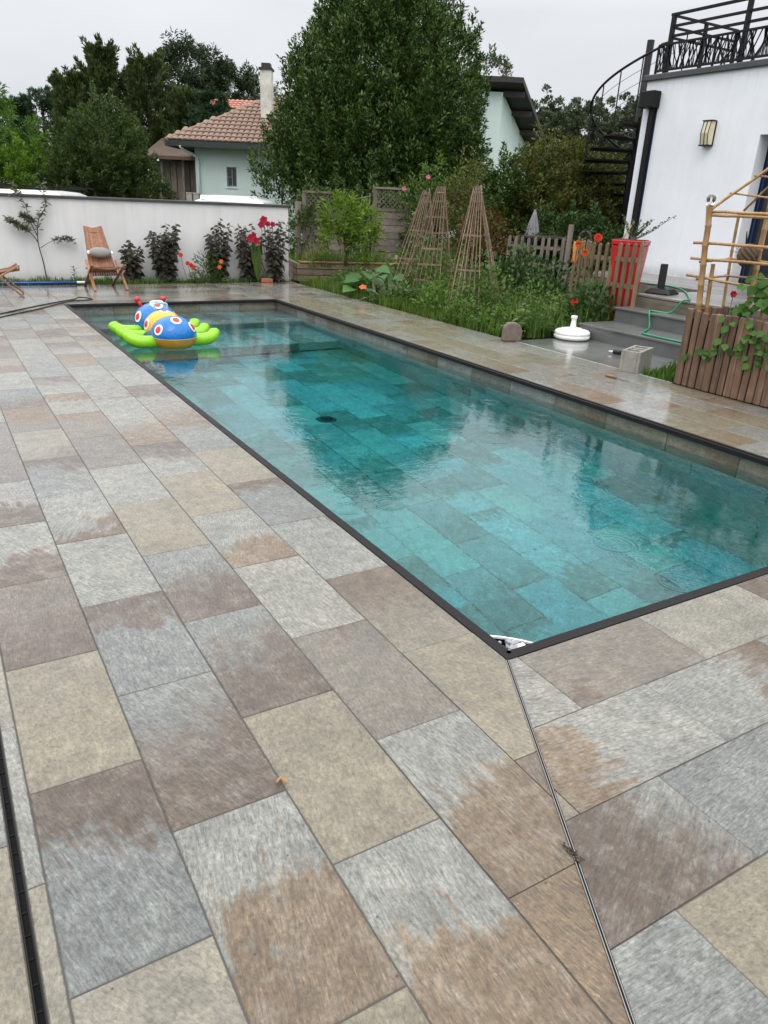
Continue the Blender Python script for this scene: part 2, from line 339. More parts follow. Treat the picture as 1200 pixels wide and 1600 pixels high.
# ---------------------------------------------------------------- tiles
TM = {}
def tmesh(wd, ln, th=.018, mt=None):
    k = (round(wd, 4), round(ln, 4), mt is None)
    if k in TM: return TM[k]
    x, y, b = wd/2, ln/2, .0022
    ring = lambda a, c, z: [(-a, -c, z), (a, -c, z), (a, c, z), (-a, c, z)]
    vs = ring(x, y, -th)+ring(x, y, -b)+ring(x-b, y-b, 0)
    fs = [(8, 9, 10, 11)]+[(i, (i+1) % 4, 4+(i+1) % 4, 4+i) for i in range(4)]+[(4+i, 4+(i+1) % 4, 8+(i+1) % 4, 8+i) for i in range(4)]
    me = bpy.data.meshes.new('tile'); me.from_pydata(vs, [], fs); me.materials.append(mt or MT); TM[k] = me; return me
PAL = [.05, .12, .2, .22, .25, .25, .3, .3, .45, .5, .55, .7, .75]
def trand():
    a = random.choice(PAL); k = random.random()
    gk = 0.0 if k < .36 else random.uniform(.3, .75)
    return (a, gk, random.choice([0, .2, .5, .9, 1.]), random.choice([.2, .8, .36, .64]))
def tile(parent, x, y, wd, ln, col=None, rot=0.0, z=0.0, mat4=None, mt=None):
    o = bpy.data.objects.new('tile', tmesh(wd, ln, mt=mt)); COL.objects.link(o); o.parent = parent
    if mat4 is not None: o.matrix_local = mat4
    else:
        o.location = (x, y, z+random.uniform(-.0007, .0007)); o.rotation_euler = (random.uniform(-.0012, .0012), random.uniform(-.0012, .0012), rot)
    o.color = col or trand(); return o
def ptile(parent, poly, col=None, rot=0.0, z=0.0):
    cx = sum(p[0] for p in poly)/len(poly); cy = sum(p[1] for p in poly)/len(poly); ca, sa = math.cos(-rot), math.sin(-rot)
    pl = [((x-cx)*ca-(y-cy)*sa, (x-cx)*sa+(y-cy)*ca) for x, y in poly]
    mb = MB().prism(pl, -.018, 0); o = link('tile', mb.mesh('tile'), MT, parent); o.location = (cx, cy, z); o.rotation_euler = (0, 0, rot); o.color = col or trand(); return o
J = .0036
def clip(poly, a, b, c):           # keep a*x+b*y <= c
    out = []
    for i in range(len(poly)):
        p, q = poly[i], poly[(i+1) % len(poly)]; dp, dq = a*p[0]+b*p[1]-c, a*q[0]+b*q[1]-c
        if dp <= 0: out.append(p)
        if dp*dq < 0: t = dp/(dp-dq); out.append((p[0]+t*(q[0]-p[0]), p[1]+t*(q[1]-p[1])))
    return out
def rect(x0, y0, x1, y1): return [(x0+J/2, y0+J/2), (x1-J/2, y0+J/2), (x1-J/2, y1-J/2), (x0+J/2, y1-J/2)]
def area(p): return abs(sum(p[i][0]*p[(i+1) % len(p)][1]-p[(i+1) % len(p)][0]*p[i][1] for i in range(len(p))))/2
SLAB = (-.05, -.0024)
YN, YF, XR, XD = -3.2, 11.42, 4.276, -1.545
# fold line from the pool corner:  x = .53*y
FA, FB = 1.0, -.53
fl = math.hypot(FA, FB); FA /= fl; FB /= fl
# terrace along the left side, tiles lengthwise
tl = struct('terrace_left', MB().prism([(XD+.009, (XD+.009)/.53), (-.002, -.002), (-.002, YF), (XD+.009, YF)], *SLAB), M['grout'])
cols = [(-1.495, -1.21, .086), (-1.21, -.91, .395), (-.91, -.605, .125), (-.605, -.303, .452), (-.303, -.001, .197)]
SPEC = {  # hand-matched tiles: (column, index) -> palette, share of second colour, second hue, side of second colour
 (0, 0): (.5, .12, .9, .2), (0, 1): (.8, .55, 0, .36), (0, -1): (.04, .52, 0, .8), (0, -2): (.42, 0, 0, .2), (0, 2): (.25, .5, .2, .2),
 (1, 1): (.24, .1, .2, .8), (1, 0): (.06, .44, .05, .8), (1, -1): (.1, .66, .10, .36), (1, -2): (.2, .58, .9, .2), (1, -3): (.5, 0, 0, .2), (1, 2): (.24, .45, .6, .2), (1, 3): (.1, .5, 0, .8),
 (2, 2): (.5, .1, .8, .2), (2, 1): (.12, .62, .1, .36), (2, 0): (.1, .66, .1, .36), (2, -1): (.52, .1, 1, .2), (2, -2): (.2, .60, 1, .2), (2, -3): (.5, .0, 1, .2),
 (3, 2): (.5, .1, .9, .2), (3, 1): (.22, .5, 1, .2), (3, 0): (.28, 0, 0, .2), (3, -1): (.68, .25, 0, .8), (3, -2): (.2, .62, .9, .2), (3, -3): (1, .3, .9, .2),
 (4, 2): (.06, .40, .2, .8), (4, 1): (.2, .25, 0, .8), (4, 0): (.6, .60, .3, .64), (4, -1): (.5, .15, .9, .2), (4, -2): (.9, .2, 1, .2), (4, 3): (.5, .1, .9, .8)}
for ci, (x0, x1, yo) in enumerate(cols):
    for k in range(-6, 20):
        y0, y1 = yo+k*.598, yo+(k+1)*.598
        y0, y1 = max(y0, YN), min(y1, YF)
        if y1-y0 < .03: continue
        col = SPEC.get((ci, k))
        pl = rect(x0, y0, x1, y1); cp = clip(pl, FA, FB, -.0062)
        if len(cp) < 3 or area(cp) < 2e-4: continue
        if area(cp) > area(pl)-1e-6 and y1-y0 > .59: tile(tl, (x0+x1)/2, (y0+y1)/2, x1-x0-J, y1-y0-J, col)
        else: ptile(tl, cp, col)
k = 0; y = -.213-.598*5
while y < YF:           # narrow cut tiles beside the slot drain
    y0, y1 = max(y, YN), min(y+.598, YF); 
    if y1-y0 > .05: tile(tl, (XD+.0105-1.495)/2, (y0+y1)/2, -1.495-XD-.0105-J, y1-y0-J, (.22 if k % 2 else .42, .1, .5, .2))
    y += .598; k += 1
# house-side terrace beyond the slot drain
th = struct('terrace_house_side', MB().prism([(-2.95, YN), (XD-.0105, YN), (XD-.0105, YF), (-2.95, YF)], *SLAB), M['grout'])
for ci in range(4):
    x1 = XD-.0105-ci*.345; x0 = x1-.345
    for k in range(-6, 20):
        y0, y1 = max(-.66+(ci % 2)*.3+k*.598, YN), min(-.66+(ci % 2)*.3+(k+1)*.598, YF)
        if y1-y0 > .05: tile(th, (x0+x1)/2, (y0+y1)/2, x1-x0-J, y1-y0-J, (.48, 0, 0, .2) if (ci == 0 and k in (0, -1)) else None)
# slot drain: a dark grated channel
dr = thing('slot_drain', 'narrow black slot drain with a grate running along the terrace at the lower left', 'drain', (XD, 0, -.02))
MB().bb(XD-.009, YN, -.06, XD+.0075, YF, -.016).build('channel', simple('drain_black', (.006, .006, .006), .5, .1, 5, spec=.12), dr)
for sx in (-.0095, .0065): MB().bb(XD+sx, YN, -.016, XD+sx+.003, YF, .001).build('edge_strip', M['black'], dr)
gm = MB()
yy = YN
while yy < 6: gm.box((XD-.001, yy, -.0168), (.012, .005, .005)); yy += .06
o = gm.build('grate', M['black'], dr); o['kind'] = 'stuff'
# terrace at the near end, tiles crosswise
XE = 5.6
tn = struct('terrace_near', MB().prism([(XD+.0105, (XD+.009)/.53-.002), (XD+.0105, YN), (XE, YN), (XE, -.002), (.003, -.002)], *SLAB), M['grout'])
rows = [(-.318, -.001, .043), (-.635, -.318, .322), (-.945, -.635, .015), (-1.26, -.945, -.291)]
rows += [(-1.26-.315*(i+1), -1.26-.315*i, (.1 if i % 2 else .36)) for i in range(6)]
SPN = {(0, -1): (.28, .1, 0, .2), (0, 0): (.68, .2, 0, .2), (0, 1): (.38, .1, .6, .2), (0, 2): (.75, .5, .4, .2), (1, -1): (.24, .48, 1, .2), (1, 0): (.2, .45, .6, .8), (1, 1): (.1, .1, 0, .2),
       (2, -1): (.15, .72, .05, .36), (2, 0): (.06, .12, 0, .2), (2, 1): (.25, .4, .6, .2), (3, -1): (.12, .3, .2, .2), (3, 0): (.5, .1, .8, .2), (3, 1): (.2, .4, .2, .2), (4, -2): (.3, 0, 0, .2)}
for ri, (y0, y1, xo) in enumerate(rows):
    for k in range(-6, 10):
        x0, x1 = xo+k*.6, min(xo+(k+1)*.6, XE)
        if x1-x0 < .05: continue
        pl = rect(x0, y0, x1, y1); cp = clip(clip(pl, -FA, -FB, -.0062), -1, 0, -(XD+.012))
        if len(cp) < 3 or area(cp) < 2e-4: continue
        col = SPN.get((ri, k)); 
        if area(cp) > area(pl)-1e-6 and x1-x0 > .59: tile(tn, (x0+x1)/2, (y0+y1)/2, y1-y0-J, x1-x0-J, col, -math.pi/2)
        else: ptile(tn, cp, col, -math.pi/2)
# fold profile: two thin steel lips with a seam
fp = thing('expansion_profile', 'thin double steel profile running from the pool corner across the paving', 'metal strip', (0, 0, 0))
for s in (-.0034, .0034):
    a = Vector((s*FA-.003, s*FB-.002, .0006)); b = Vector((XD+.0105+s*FA, (XD+.0105)/.53+s*FB, .0006)); MB().bar(a, b, .0022, .005).build('steel_lip', M['steel'], fp)
MB().bar((-.003, -.004, -.004), (XD+.0105, (XD+.0105)/.53, -.004), .0036, .005).build('seam', M['blackplastic'], fp)
# far terrace, tiles crosswise
tf = struct('terrace_far', MB().prism([(.0, PL+.002), (XR, PL+.002), (XR, YF), (0, YF)], *SLAB), M['grout'])
nr = 7; hr = (YF-PL)/nr
for i in range(nr):
    x = -.3*(i % 2)+.003
    while x < XR-.02:
        x0, x1 = max(x, .003), min(x+.6, XR)
        if x1-x0 > .04: tile(tf, (x0+x1)/2, PL+(i+.5)*hr, hr-J, x1-x0-J, None, -math.pi/2)
        x += .6
# garden-side terrace, tiles lengthwise
tr = struct('terrace_right', MB().prism([(PW+.002, 0), (XR, 0), (XR, PL), (PW+.002, PL)], *SLAB), M['grout'])
for ci in range(4):
    wd = (XR-PW)/4; x0 = PW+ci*wd
    yo = [.1, -.2, .22, -.1][ci]
    for k in range(-1, 17):
        y0, y1 = max(yo+k*.6, .003), min(yo+(k+1)*.6, PL-.001)
        if y1-y0 > .04: tile(tr, x0+wd/2, (y0+y1)/2, wd-J, y1-y0-J, (random.choice([.15, .22, .25, .3, .5, .5, .55]), random.choice([0, 0, .3, .5]), 1, random.choice([.36, .64])))
# ---------------------------------------------------------------- pool
FL = -1.29
pf = struct('pool_floor', MB().bb(-.1, -.1, FL-.2, PW+.1, PL+.1, FL-.012), M['grout'])
for i in range(10):
    wd = PW/10
    for k in range(16):
        y0, y1 = max(-.3*(i % 2)+k*.6+.12, .0), min(-.3*(i % 2)+(k+1)*.6+.12, 7.02)
        if y1-y0 > .05: tile(pf, (i+.5)*wd, (y0+y1)/2, wd-.004, y1-y0-.004, (random.choice([0, .1, .25, .3, .5, .5, .55, .75, .8]), random.choice([0, 0, .4, .6, .8]), random.choice([0, 0, .3, .6]), random.choice([.2, .8])), z=FL, mt=MTP)
def poolwall(name, org, along, length, normal):
    ax = Vector(along); nz = Vector(normal); up = Vector((0, 0, 1)); X = ax.cross(nz)     # local x = up or down
    a = Vector(org); b = a+ax*length; mb = MB(); th_ = .12
    P = [a, b, b-nz*th_, a-nz*th_]
    mb.prism([(p.x, p.y) for p in (P if ax.cross(-nz).z > 0 else P[::-1])], FL-.15, -.052); o = struct(name, mb, M['grout'])
    for rw in range(4):
        z1 = -.035-rw*.305; z0 = z1-.305; s = -.25*(rw % 2)+.02
        while s < length-.02:
            s0, s1 = max(s, 0), min(s+.6, length)
            if s1-s0 > .03:
                c = a+ax*((s0+s1)/2); c.z = (z0+z1)/2; c += nz*.012
                m4 = Matrix.Identity(4); m4.col[0][:3] = X; m4.col[1][:3] = ax; m4.col[2][:3] = nz; m4.translation = c
                tile(o, 0, 0, .301, s1-s0-.004, (random.choice([.2, .25, .5, .5, .55, .7]), random.choice([0, 0, .3, .5]), random.choice([.5, .8]), .2), mat4=m4, mt=MTP if rw > 0 else None)
            s += .6
    return o
poolwall('pool_wall_right', (PW, 0, 0), (0, 1, 0), PL, (-1, 0, 0))
poolwall('pool_wall_far', (0, PL, 0), (1, 0, 0), PW, (0, -1, 0))
poolwall('pool_wall_left', (0, 0, 0), (0, 1, 0), PL, (1, 0, 0))
poolwall('pool_wall_near', (0, 0, 0), (1, 0, 0), PW, (0, 1, 0))
for nm, y0, zt in (('pool_step', 8.2, WL-.27), ('pool_step', 7.05, WL-.68)):
    st = struct(nm, MB().bb(.014, y0, FL-.005, PW-.014, PL-.014 if zt > -.5 else 8.25, zt-.012), M['grout']); dy = (PL-8.2)/3 if zt > -.5 else .385
    for r in range(3):
        for i in range(5):
            x0, x1 = i*PW/5, (i+1)*PW/5; tile(st, (x0+x1)/2, y0+dy*(r+.5), dy-.006, x1-x0-.006, (random.choice([.1, .25, .5, .7]), random.choice([0, .5]), .3, .2), -math.pi/2, zt, mt=MTP)
    for i in range(5):
        x0, x1 = i*PW/5, (i+1)*PW/5; hh = min(.4, zt-.004-FL)
        m4 = Matrix(((0, 1, 0, (x0+x1)/2), (0, 0, -1, y0-.012), (-1, 0, 0, zt-.02-hh/2), (0, 0, 0, 1))); tile(st, 0, 0, hh-.006, x1-x0-.006, None, mat4=m4, mt=MTP)
rim = struct('pool_rim', MB().bb(.002, .002, -.034, .0262, .0262, -.006), M['rim'])
def rimbar(x0, y0, x1, y1, inx, iny):
    MB().bb(x0, y0, -.036, x1, y1, .0022).build('rim_strip', M['rim'], rim)
    ox, oy = inx*.0265, iny*.0265
    MB().bb(x0+ox, y0+oy, -.036, x1+ox-inx*.003, y1+oy-iny*.003, -.0045).build('rim_ledge', M['rim'], rim)
rimbar(0, .0005, .026, PL, 1, 0); rimbar(PW-.026, .0005, PW, PL, -1, 0); rimbar(.0265, -.0005, PW-.0265, .0255, 0, 1); rimbar(.0265, PL-.026, PW-.0265, PL+.0003, 0, -1)
MW = water_material()
struct('pool_water', MB().bb(.004, .004, FL-.02, PW-.004, PL-.004, WL), MW)
# drain grille on the pool floor
dg = thing('pool_drain', 'round dark drain grille on the pool floor under the water', 'drain', (1.51, 4.43, FL))
MB().lathe([(.001, .010), (.085, .010), (.098, .003), (.098, 0)][::-1], (1.51, 4.43, FL+.002), 28).build('drain_plate', simple('drain_grey', (.04, .045, .05), .5), dg)
for k in range(6): MB().box((1.51, 4.43-.06+k*.024, FL+.015), (.13-abs(k-2.5)*.02, .010, .006)).build('grille_bar', M['black'], dg)
# corner skimmer
sk = thing('corner_skimmer', 'white rimmed corner skimmer with grey mechanism at the nearest pool corner', 'pool skimmer', (.1, .1, WL))
arc = [(.05+.225*math.cos(t), .05+.225*math.sin(t)) for t in [R(a) for a in range(0, 91, 9)]]
arc = [(x*.45+(.05+.225*(1-i/10))*.55, y*.45+(.05+.225*(i/10))*.55) for i, (x, y) in enumerate(arc)]
def arcwall(z0, z1, th_, nm, mat):
    mb = MB()
    for (a, b) in zip(arc[:-1], arc[1:]):
        k = len(mb.v); n = Vector((a[0]-.03, a[1]-.03, 0)).normalized(); m2 = Vector((b[0]-.03, b[1]-.03, 0)).normalized()
        for p, nn in ((a, n), (b, m2)):
            for off, z in ((-th_, z0), (th_, z0), (th_, z1), (-th_, z1)): mb.v.append((p[0]+nn.x*off, p[1]+nn.y*off, WL+z))
        mb.f += [(k, k+1, k+5, k+4), (k+1, k+2, k+6, k+5), (k+2, k+3, k+7, k+6), (k+3, k, k+4, k+7)]
    return mb.build(nm, M[mat], sk)
arcwall(.052, .060, .0042, 'rim', 'white_pl'); arcwall(-.25, .0515, .0032, 'well_wall', 'blackplastic')
MB().prism([(.031, .031)]+[(x*.985, y*.985) for x, y in arc], WL-.2, WL-.03).build('well_floor', M['blackplastic'], sk)
M['greypl'] = simple('grey_plastic', (.27, .285, .30), .35, .25, 30)
for i in range(20):
    x, y = .075+random.random()*.09, .075+random.random()*.09
    MB().box((x, y, WL+.05+random.random()*.035), (.022+random.random()*.04, .012+random.random()*.02, .014), random.random()*3).build('mechanism_block', M['greypl'] if i % 5 else M['white_pl'], sk, bev=.002)
for i in range(3): MB().tube([(.07+i*.03, .07, WL), (.07+i*.03, .09, WL+.06), (.08+i*.03, .12, WL+.02)], .006, 6).build('lever', M['steel'], sk)
# ================================================================ foliage tools
def leaves(name, P, D, N, L, W, mat, parent, big=False, droop=.15, fold=.18):
    P = np.asarray(P, float); D = np.asarray(D, float); N = np.asarray(N, float); n = len(P)
    D /= np.linalg.norm(D, axis=1, keepdims=True)+1e-9
    S = np.cross(D, N); S /= np.linalg.norm(S, axis=1, keepdims=True)+1e-9; U = np.cross(S, D)
    L = np.broadcast_to(np.asarray(L, float), (n,))[:, None]; W = np.broadcast_to(np.asarray(W, float), (n,))[:, None]
    off = np.array(ORG.get(parent, Vector())) if parent is not None else np.zeros(3)
    P = P-off; tip = P+D*L-U*L*droop
    if big:
        V = np.stack([P, P+D*L*.22+S*W*.40+U*W*fold*.5, P+D*L*.55+S*W*.45+U*W*fold*.5-U*L*droop*.3, tip, P+D*L*.55-S*W*.45+U*W*fold*.5-U*L*droop*.3, P+D*L*.22-S*W*.40+U*W*fold*.5, P+D*L*.55-U*L*droop*.3], 1)
        F = np.array([[0, 1, 2, 6], [6, 2, 3, 3], [0, 6, 4, 5], [6, 3, 4, 4]]); tri = np.array([[0, 1, 2], [0, 2, 6], [6, 2, 3], [0, 6, 4], [0, 4, 5], [6, 3, 4]])
        nv = 7
    else:
        V = np.stack([P, P+D*L*.45+S*W*.5+U*W*fold, tip, P+D*L*.45-S*W*.5+U*W*fold], 1); tri = np.array([[0, 1, 2], [0, 2, 3]]); nv = 4
    T = (np.arange(n)[:, None, None]*nv+tri[None]).reshape(-1, 3)
    return rawmesh(name, V.reshape(-1, 3), T, mat, parent)
def rawmesh(name, V, T, mat, parent):
    me = bpy.data.meshes.new(name); me.vertices.add(len(V)); me.vertices.foreach_set('co', V.astype(np.float32).ravel())
    me.loops.add(T.size); me.loops.foreach_set('vertex_index', T.astype(np.int32).ravel()); me.polygons.add(len(T))
    me.polygons.foreach_set('loop_start', np.arange(0, T.size, 3, dtype=np.int32)); me.polygons.foreach_set('loop_total', np.full(len(T), 3, np.int32)); me.update(); me.validate()
    return link(name, me, mat, parent)
def unit(n):
    v = rng.normal(size=(n, 3)); return v/np.linalg.norm(v, axis=1, keepdims=True)
def sprays(O, A, Ls, rad, per, mixax=.6, up=0.0, tipdense=.8):
    """leaf base points along sprays: O origins, A axes, Ls lengths"""
    m = len(O); Ls = np.broadcast_to(Ls, (m,)); rad = np.broadcast_to(rad, (m,))
    idx = np.repeat(np.arange(m), per); t = rng.random(len(idx))**tipdense
    u = unit(len(idx)); ax = A[idx]; rd = u-ax*(u*ax).sum(1, keepdims=True); rd /= np.linalg.norm(rd, axis=1, keepdims=True)+1e-9
    rr = rad[idx]*(1-t*.75)*np.sqrt(rng.random(len(idx)))
    P = O[idx]+ax*(t*Ls[idx])[:, None]+rd*rr[:, None]
    D = ax*mixax+rd*(1-mixax)+np.array([0, 0, up])+rng.normal(size=P.shape)*.18
    N = ax*.5+rng.normal(size=P.shape)*.6+np.array([0, 0, .6])
    return P, D, N
def ellshell(c, r, n, lo=.6, hi=1.0, zmin=None, lump=.16):
    u = unit(n); k = rng.random(n)**.5*(hi-lo)+lo
    ph = np.arctan2(u[:, 1], u[:, 0]); th = np.arccos(np.clip(u[:, 2], -1, 1))
    k = k*(1+lump*np.sin(ph*3+c[0]*7+th*2)*np.sin(th*4+c[1])+lump*.7*np.sin(ph*7+th*5+c[1]*3))
    P = np.array(c)+u*np.array(r)*k[:, None]
    if zmin is not None: q = P[:, 2] > zmin; P = P[q]; u = u[q]
    return P, u
def trunk(t, base, top, r, mat='bark', limbs=6, spread=1.5, name='trunk', seed=0):
    rnd = random.Random(seed); b = Vector(base); tp = Vector(top); mb = MB()
    mid = [b.lerp(tp, k)+Vector((rnd.uniform(-1, 1), rnd.uniform(-1, 1), 0))*r*.8*(k > 0) for k in (0, .25, .5, .75, 1)]
    mb.tube(mid, [r*1.25, r, r*.8, r*.55, r*.2], 8); o = mb.build(name, M[mat], t, smooth=True)
    h = (tp-b).length
    for i in range(limbs):
        k = rnd.uniform(.25, .85); p = b.lerp(tp, k); a = rnd.uniform(0, 6.28)
        e1 = p+Vector((math.cos(a)*spread*.5, math.sin(a)*spread*.5, h*.10)); e2 = p+Vector((math.cos(a)*spread, math.sin(a)*spread, h*.22))
        MB().tube([p, e1, e2], [r*.42, r*.28, r*.08], 6).build('limb', M[mat], t, smooth=True)
LM = {
 'laurel': leafmat('laurel_leaf', (.013, .031, .008), (.042, .086, .018), (.135, .20, .042), .33, .12),
 'conifer': leafmat('cypress_spray', (.028, .048, .018), (.066, .096, .033), (.125, .16, .052), .55, .10),
 'cedar': leafmat('cedar_spray', (.018, .040, .026), (.040, .08, .042), (.07, .12, .058), .55, .10),
 'pine': leafmat('pine_needle', (.012, .024, .012), (.030, .052, .022), (.058, .085, .035), .6, .12),
 'far': leafmat('hazed_far_leaf', (.045, .062, .042), (.085, .112, .072), (.14, .175, .11), .6, .15),  # leaf colour brightened to stand in for haze over the distant trees
 'mid': leafmat('hedge_leaf', (.022, .042, .012), (.048, .082, .022), (.10, .14, .04), .45, .2),
 'yellowed': leafmat('yellowed_leaf', (.05, .05, .012), (.13, .11, .02), (.30, .21, .05), .45, .3),
 'bright': leafmat('bright_leaf', (.05, .10, .012), (.10, .19, .02), (.19, .30, .04), .45, .3),
 'bright2': leafmat('fresh_leaf', (.03, .07, .012), (.06, .13, .02), (.12, .21, .04), .45, .3),
 'lemon': leafmat('citrus_leaf', (.045, .09, .01), (.10, .18, .018), (.22, .32, .04), .35, .3),
 'garden': leafmat('herb_leaf', (.028, .062, .014), (.068, .125, .026), (.15, .225, .05), .42, .25),
 'darkg': leafmat('dark_herb_leaf', (.016, .040, .013), (.036, .078, .022), (.08, .135, .04), .4, .2),
 'grass': leafmat('grass_blade', (.035, .07, .012), (.075, .135, .022), (.16, .22, .05), .4, .35),
 'straw': leafmat('seed_stalk', (.12, .12, .04), (.22, .20, .08), (.34, .30, .15), .6, .3),
 'zuc': leafmat('squash_leaf', (.022, .07, .014), (.045, .13, .025), (.09, .20, .06), .45, .3),
 'silver': leafmat('artichoke_leaf', (.10, .14, .10), (.16, .21, .15), (.24, .28, .20), .5, .2),
 'photinia': leafmat('photinia_leaf', (.034, .054, .014), (.08, .095, .024), (.17, .14, .038), .4, .2),
 'rusty': leafmat('reddened_leaf', (.04, .045, .012), (.085, .06, .018), (.15, .085, .03), .45, .25),
 'hib': leafmat('dark_hibiscus_leaf', (.012, .014, .010), (.028, .027, .018), (.06, .056, .034), .4, .12),
 'olive': leafmat('olive_leaf', (.05, .065, .035), (.095, .11, .065), (.16, .17, .11), .5, .15),
 'bean': leafmat('bean_leaf', (.025, .075, .012), (.055, .14, .022), (.11, .22, .04), .42, .3),
 'canna': leafmat('canna_leaf', (.03, .07, .015), (.06, .12, .025), (.12, .19, .04), .4, .3),
}
M['petal_red'] = leafmat('red_petal', (.20, .004, .02), (.36, .007, .035), (.50, .02, .07), .5, .25)
M['petal_scarlet'] = leafmat('scarlet_petal', (.35, .01, .01), (.55, .03, .015), (.7, .09, .04), .5, .25)
M['petal_orange'] = leafmat('orange_petal', (.5, .07, .02), (.7, .16, .04), (.8, .30, .10), .5, .25)
M['petal_pink'] = leafmat('pink_petal', (.5, .1, .2), (.65, .2, .3), (.7, .35, .4), .5, .25)
def flower(parent, c, r, mat, n=5, name='flower', nrm=(-.5, -.75, .3), layers=1):
    nv = Vector(nrm).normalized(); a = nv.cross(Vector((0, 0, 1))).normalized(); b = nv.cross(a); P = []; D = []; N = []
    for l in range(layers):
        for i in range(n):
            t = 6.283*(i+.5*l)/n; d = (a*math.cos(t)+b*math.sin(t))*(1-.22*l)+nv*(.25+.35*l)
            P.append(c); D.append(d); N.append(nv)
    return leaves(name, P, D, N, r*np.repeat(1-.18*np.arange(layers), n), r*1.15, mat, parent, big=True, droop=.12)
def ltree(name, label, base, ells, nspray, per, Ls, rad, LL, LW, mat, cat='tree', group=None, upmix=.6, mixax=.6, lo=.55, zmin=None, tr=.12, limbs=6, trunk_top=None, seed=1, extra=None, lump=.16, crown='crown', up=0.0, taper=0.0):
    t = thing(name, label, cat, base, group)
    tz = trunk_top or max(e[0][2]+e[1][2]*.5 for e in ells); trunk(t, base, (ells[0][0][0], ells[0][0][1], tz), tr, limbs=limbs, spread=ells[0][1][0]*.7, seed=seed)
    PP = []; DD = []; NN = []
    tot = sum(e[1][0]*e[1][2] for e in ells)
    for c, r in ells:
        O, u = ellshell(c, r, max(6, int(nspray*r[0]*r[2]/tot)), lo, 1.0, zmin, lump)
        if taper:
            k = 1-taper*np.clip((O[:, 2]-c[2]+.6)/r[2], 0, 1)**2; O[:, :2] = np.array(c[:2])+(O[:, :2]-np.array(c[:2]))*k[:, None]
        A = u*(1-upmix)+np.array([0, 0, upmix])+rng.normal(size=u.shape)*.15; A /= np.linalg.norm(A, axis=1, keepdims=True)
        P, D, N = sprays(O, A, Ls*(.6+.8*rng.random(len(O))), rad, per, mixax, up); PP.append(P); DD.append(D); NN.append(N)
    P = np.concatenate(PP); D = np.concatenate(DD); N = np.concatenate(NN)
    leaves(crown, P, D, N, LL*(.7+.6*rng.random(len(P))), LW*(.7+.6*rng.random(len(P))), LM[mat], t)
    if extra:
        q = rng.choice(len(P), int(len(P)*extra[1]), replace=False); q = q[P[q][:, 2] < extra[2]] if len(extra) > 2 else q
        leaves('yellowed_leaves', P[q]+rng.normal(size=P[q].shape)*.04, D[q], N[q], LL*1.1, LW*1.2, LM[extra[0]], t)
    return t
# ---------------------------------------------------------------- big laurel
ltree('laurel_tree', 'huge dense dark green laurel tree with upright shoots behind the lattice fence', (10.55, 19.12, -.2),
      [((10.55, 19.12, 3.25), (2.82, 2.82, 3.65)), ((10.55, 19.12, 2.1), (2.78, 2.78, 2.1)), ((10.55, 19.12, 3.3), (2.1, 2.1, 2.8))], 4000, 48, .68, .17, .115, .05, 'laurel', upmix=.80, mixax=.6, lo=.80, zmin=.0, tr=.25, limbs=8, lump=.07, taper=.22)
# low side shoots of the laurel towards the pale house
ltree('laurel_sapling', 'young laurel growing beside the pale green house wall, left of the big tree', (7.6, 19.6, -.3), [((7.6, 19.6, 1.9), (.75, .75, .8)), ((8.1, 19.5, 2.4), (.7, .7, .9))], 120, 40, .6, .16, .11, .05, 'laurel', cat='shrub', upmix=.7, tr=.04, limbs=4, zmin=.4)
# ---------------------------------------------------------------- conifers on the left
for i, (x, y, h, rr, lab) in enumerate([
    (5.95, 34.0, 6.85, 1.5, 'tallest dark cypress with a pointed top left of the pale house'), (7.55, 33.2, 6.6, 1.4, 'dark cypress just right of the tallest pointed cypress'),
    (4.75, 33.6, 5.6, 1.3, 'slightly lower cypress leaning out left of the tallest cypress'), (8.75, 32.0, 5.4, 1.1, 'dark cypress beside the red tiled roofs, rightmost of the cypresses')]):
    t = thing('cypress_tree', lab, 'tree', (x, y, -.5), 'dark cypresses left of the pale house'); trunk(t, (x, y, -.5), (x, y, h*.9), .2, limbs=0, seed=i)
    n = 300; zz = .3+(h-.9)*rng.random(n)**.9; a = rng.random(n)*6.283; fr = (zz/h); prof = np.where(fr < .35, .75+fr*.7, np.clip(1.32*(1-fr), .06, 1)**.75)
    prof = prof*(1+.22*np.sin(a*4+zz*3+i))*(.7+.5*rng.random(n)); O = np.stack([x+np.cos(a)*rr*prof*.55, y+np.sin(a)*rr*prof*.55, zz], 1)
    A = np.stack([np.cos(a)*.75, np.sin(a)*.75, .62+.5*fr], 1); A /= np.linalg.norm(A, axis=1, keepdims=True)
    P, D, N = sprays(O, A, .95*(.5+.9*rng.random(n))*np.clip(1.25-fr*.6, .3, 1), .24, 95, .75, .12, .8)
    leaves('crown', P, D, N, .17, .055, LM['conifer'], t)
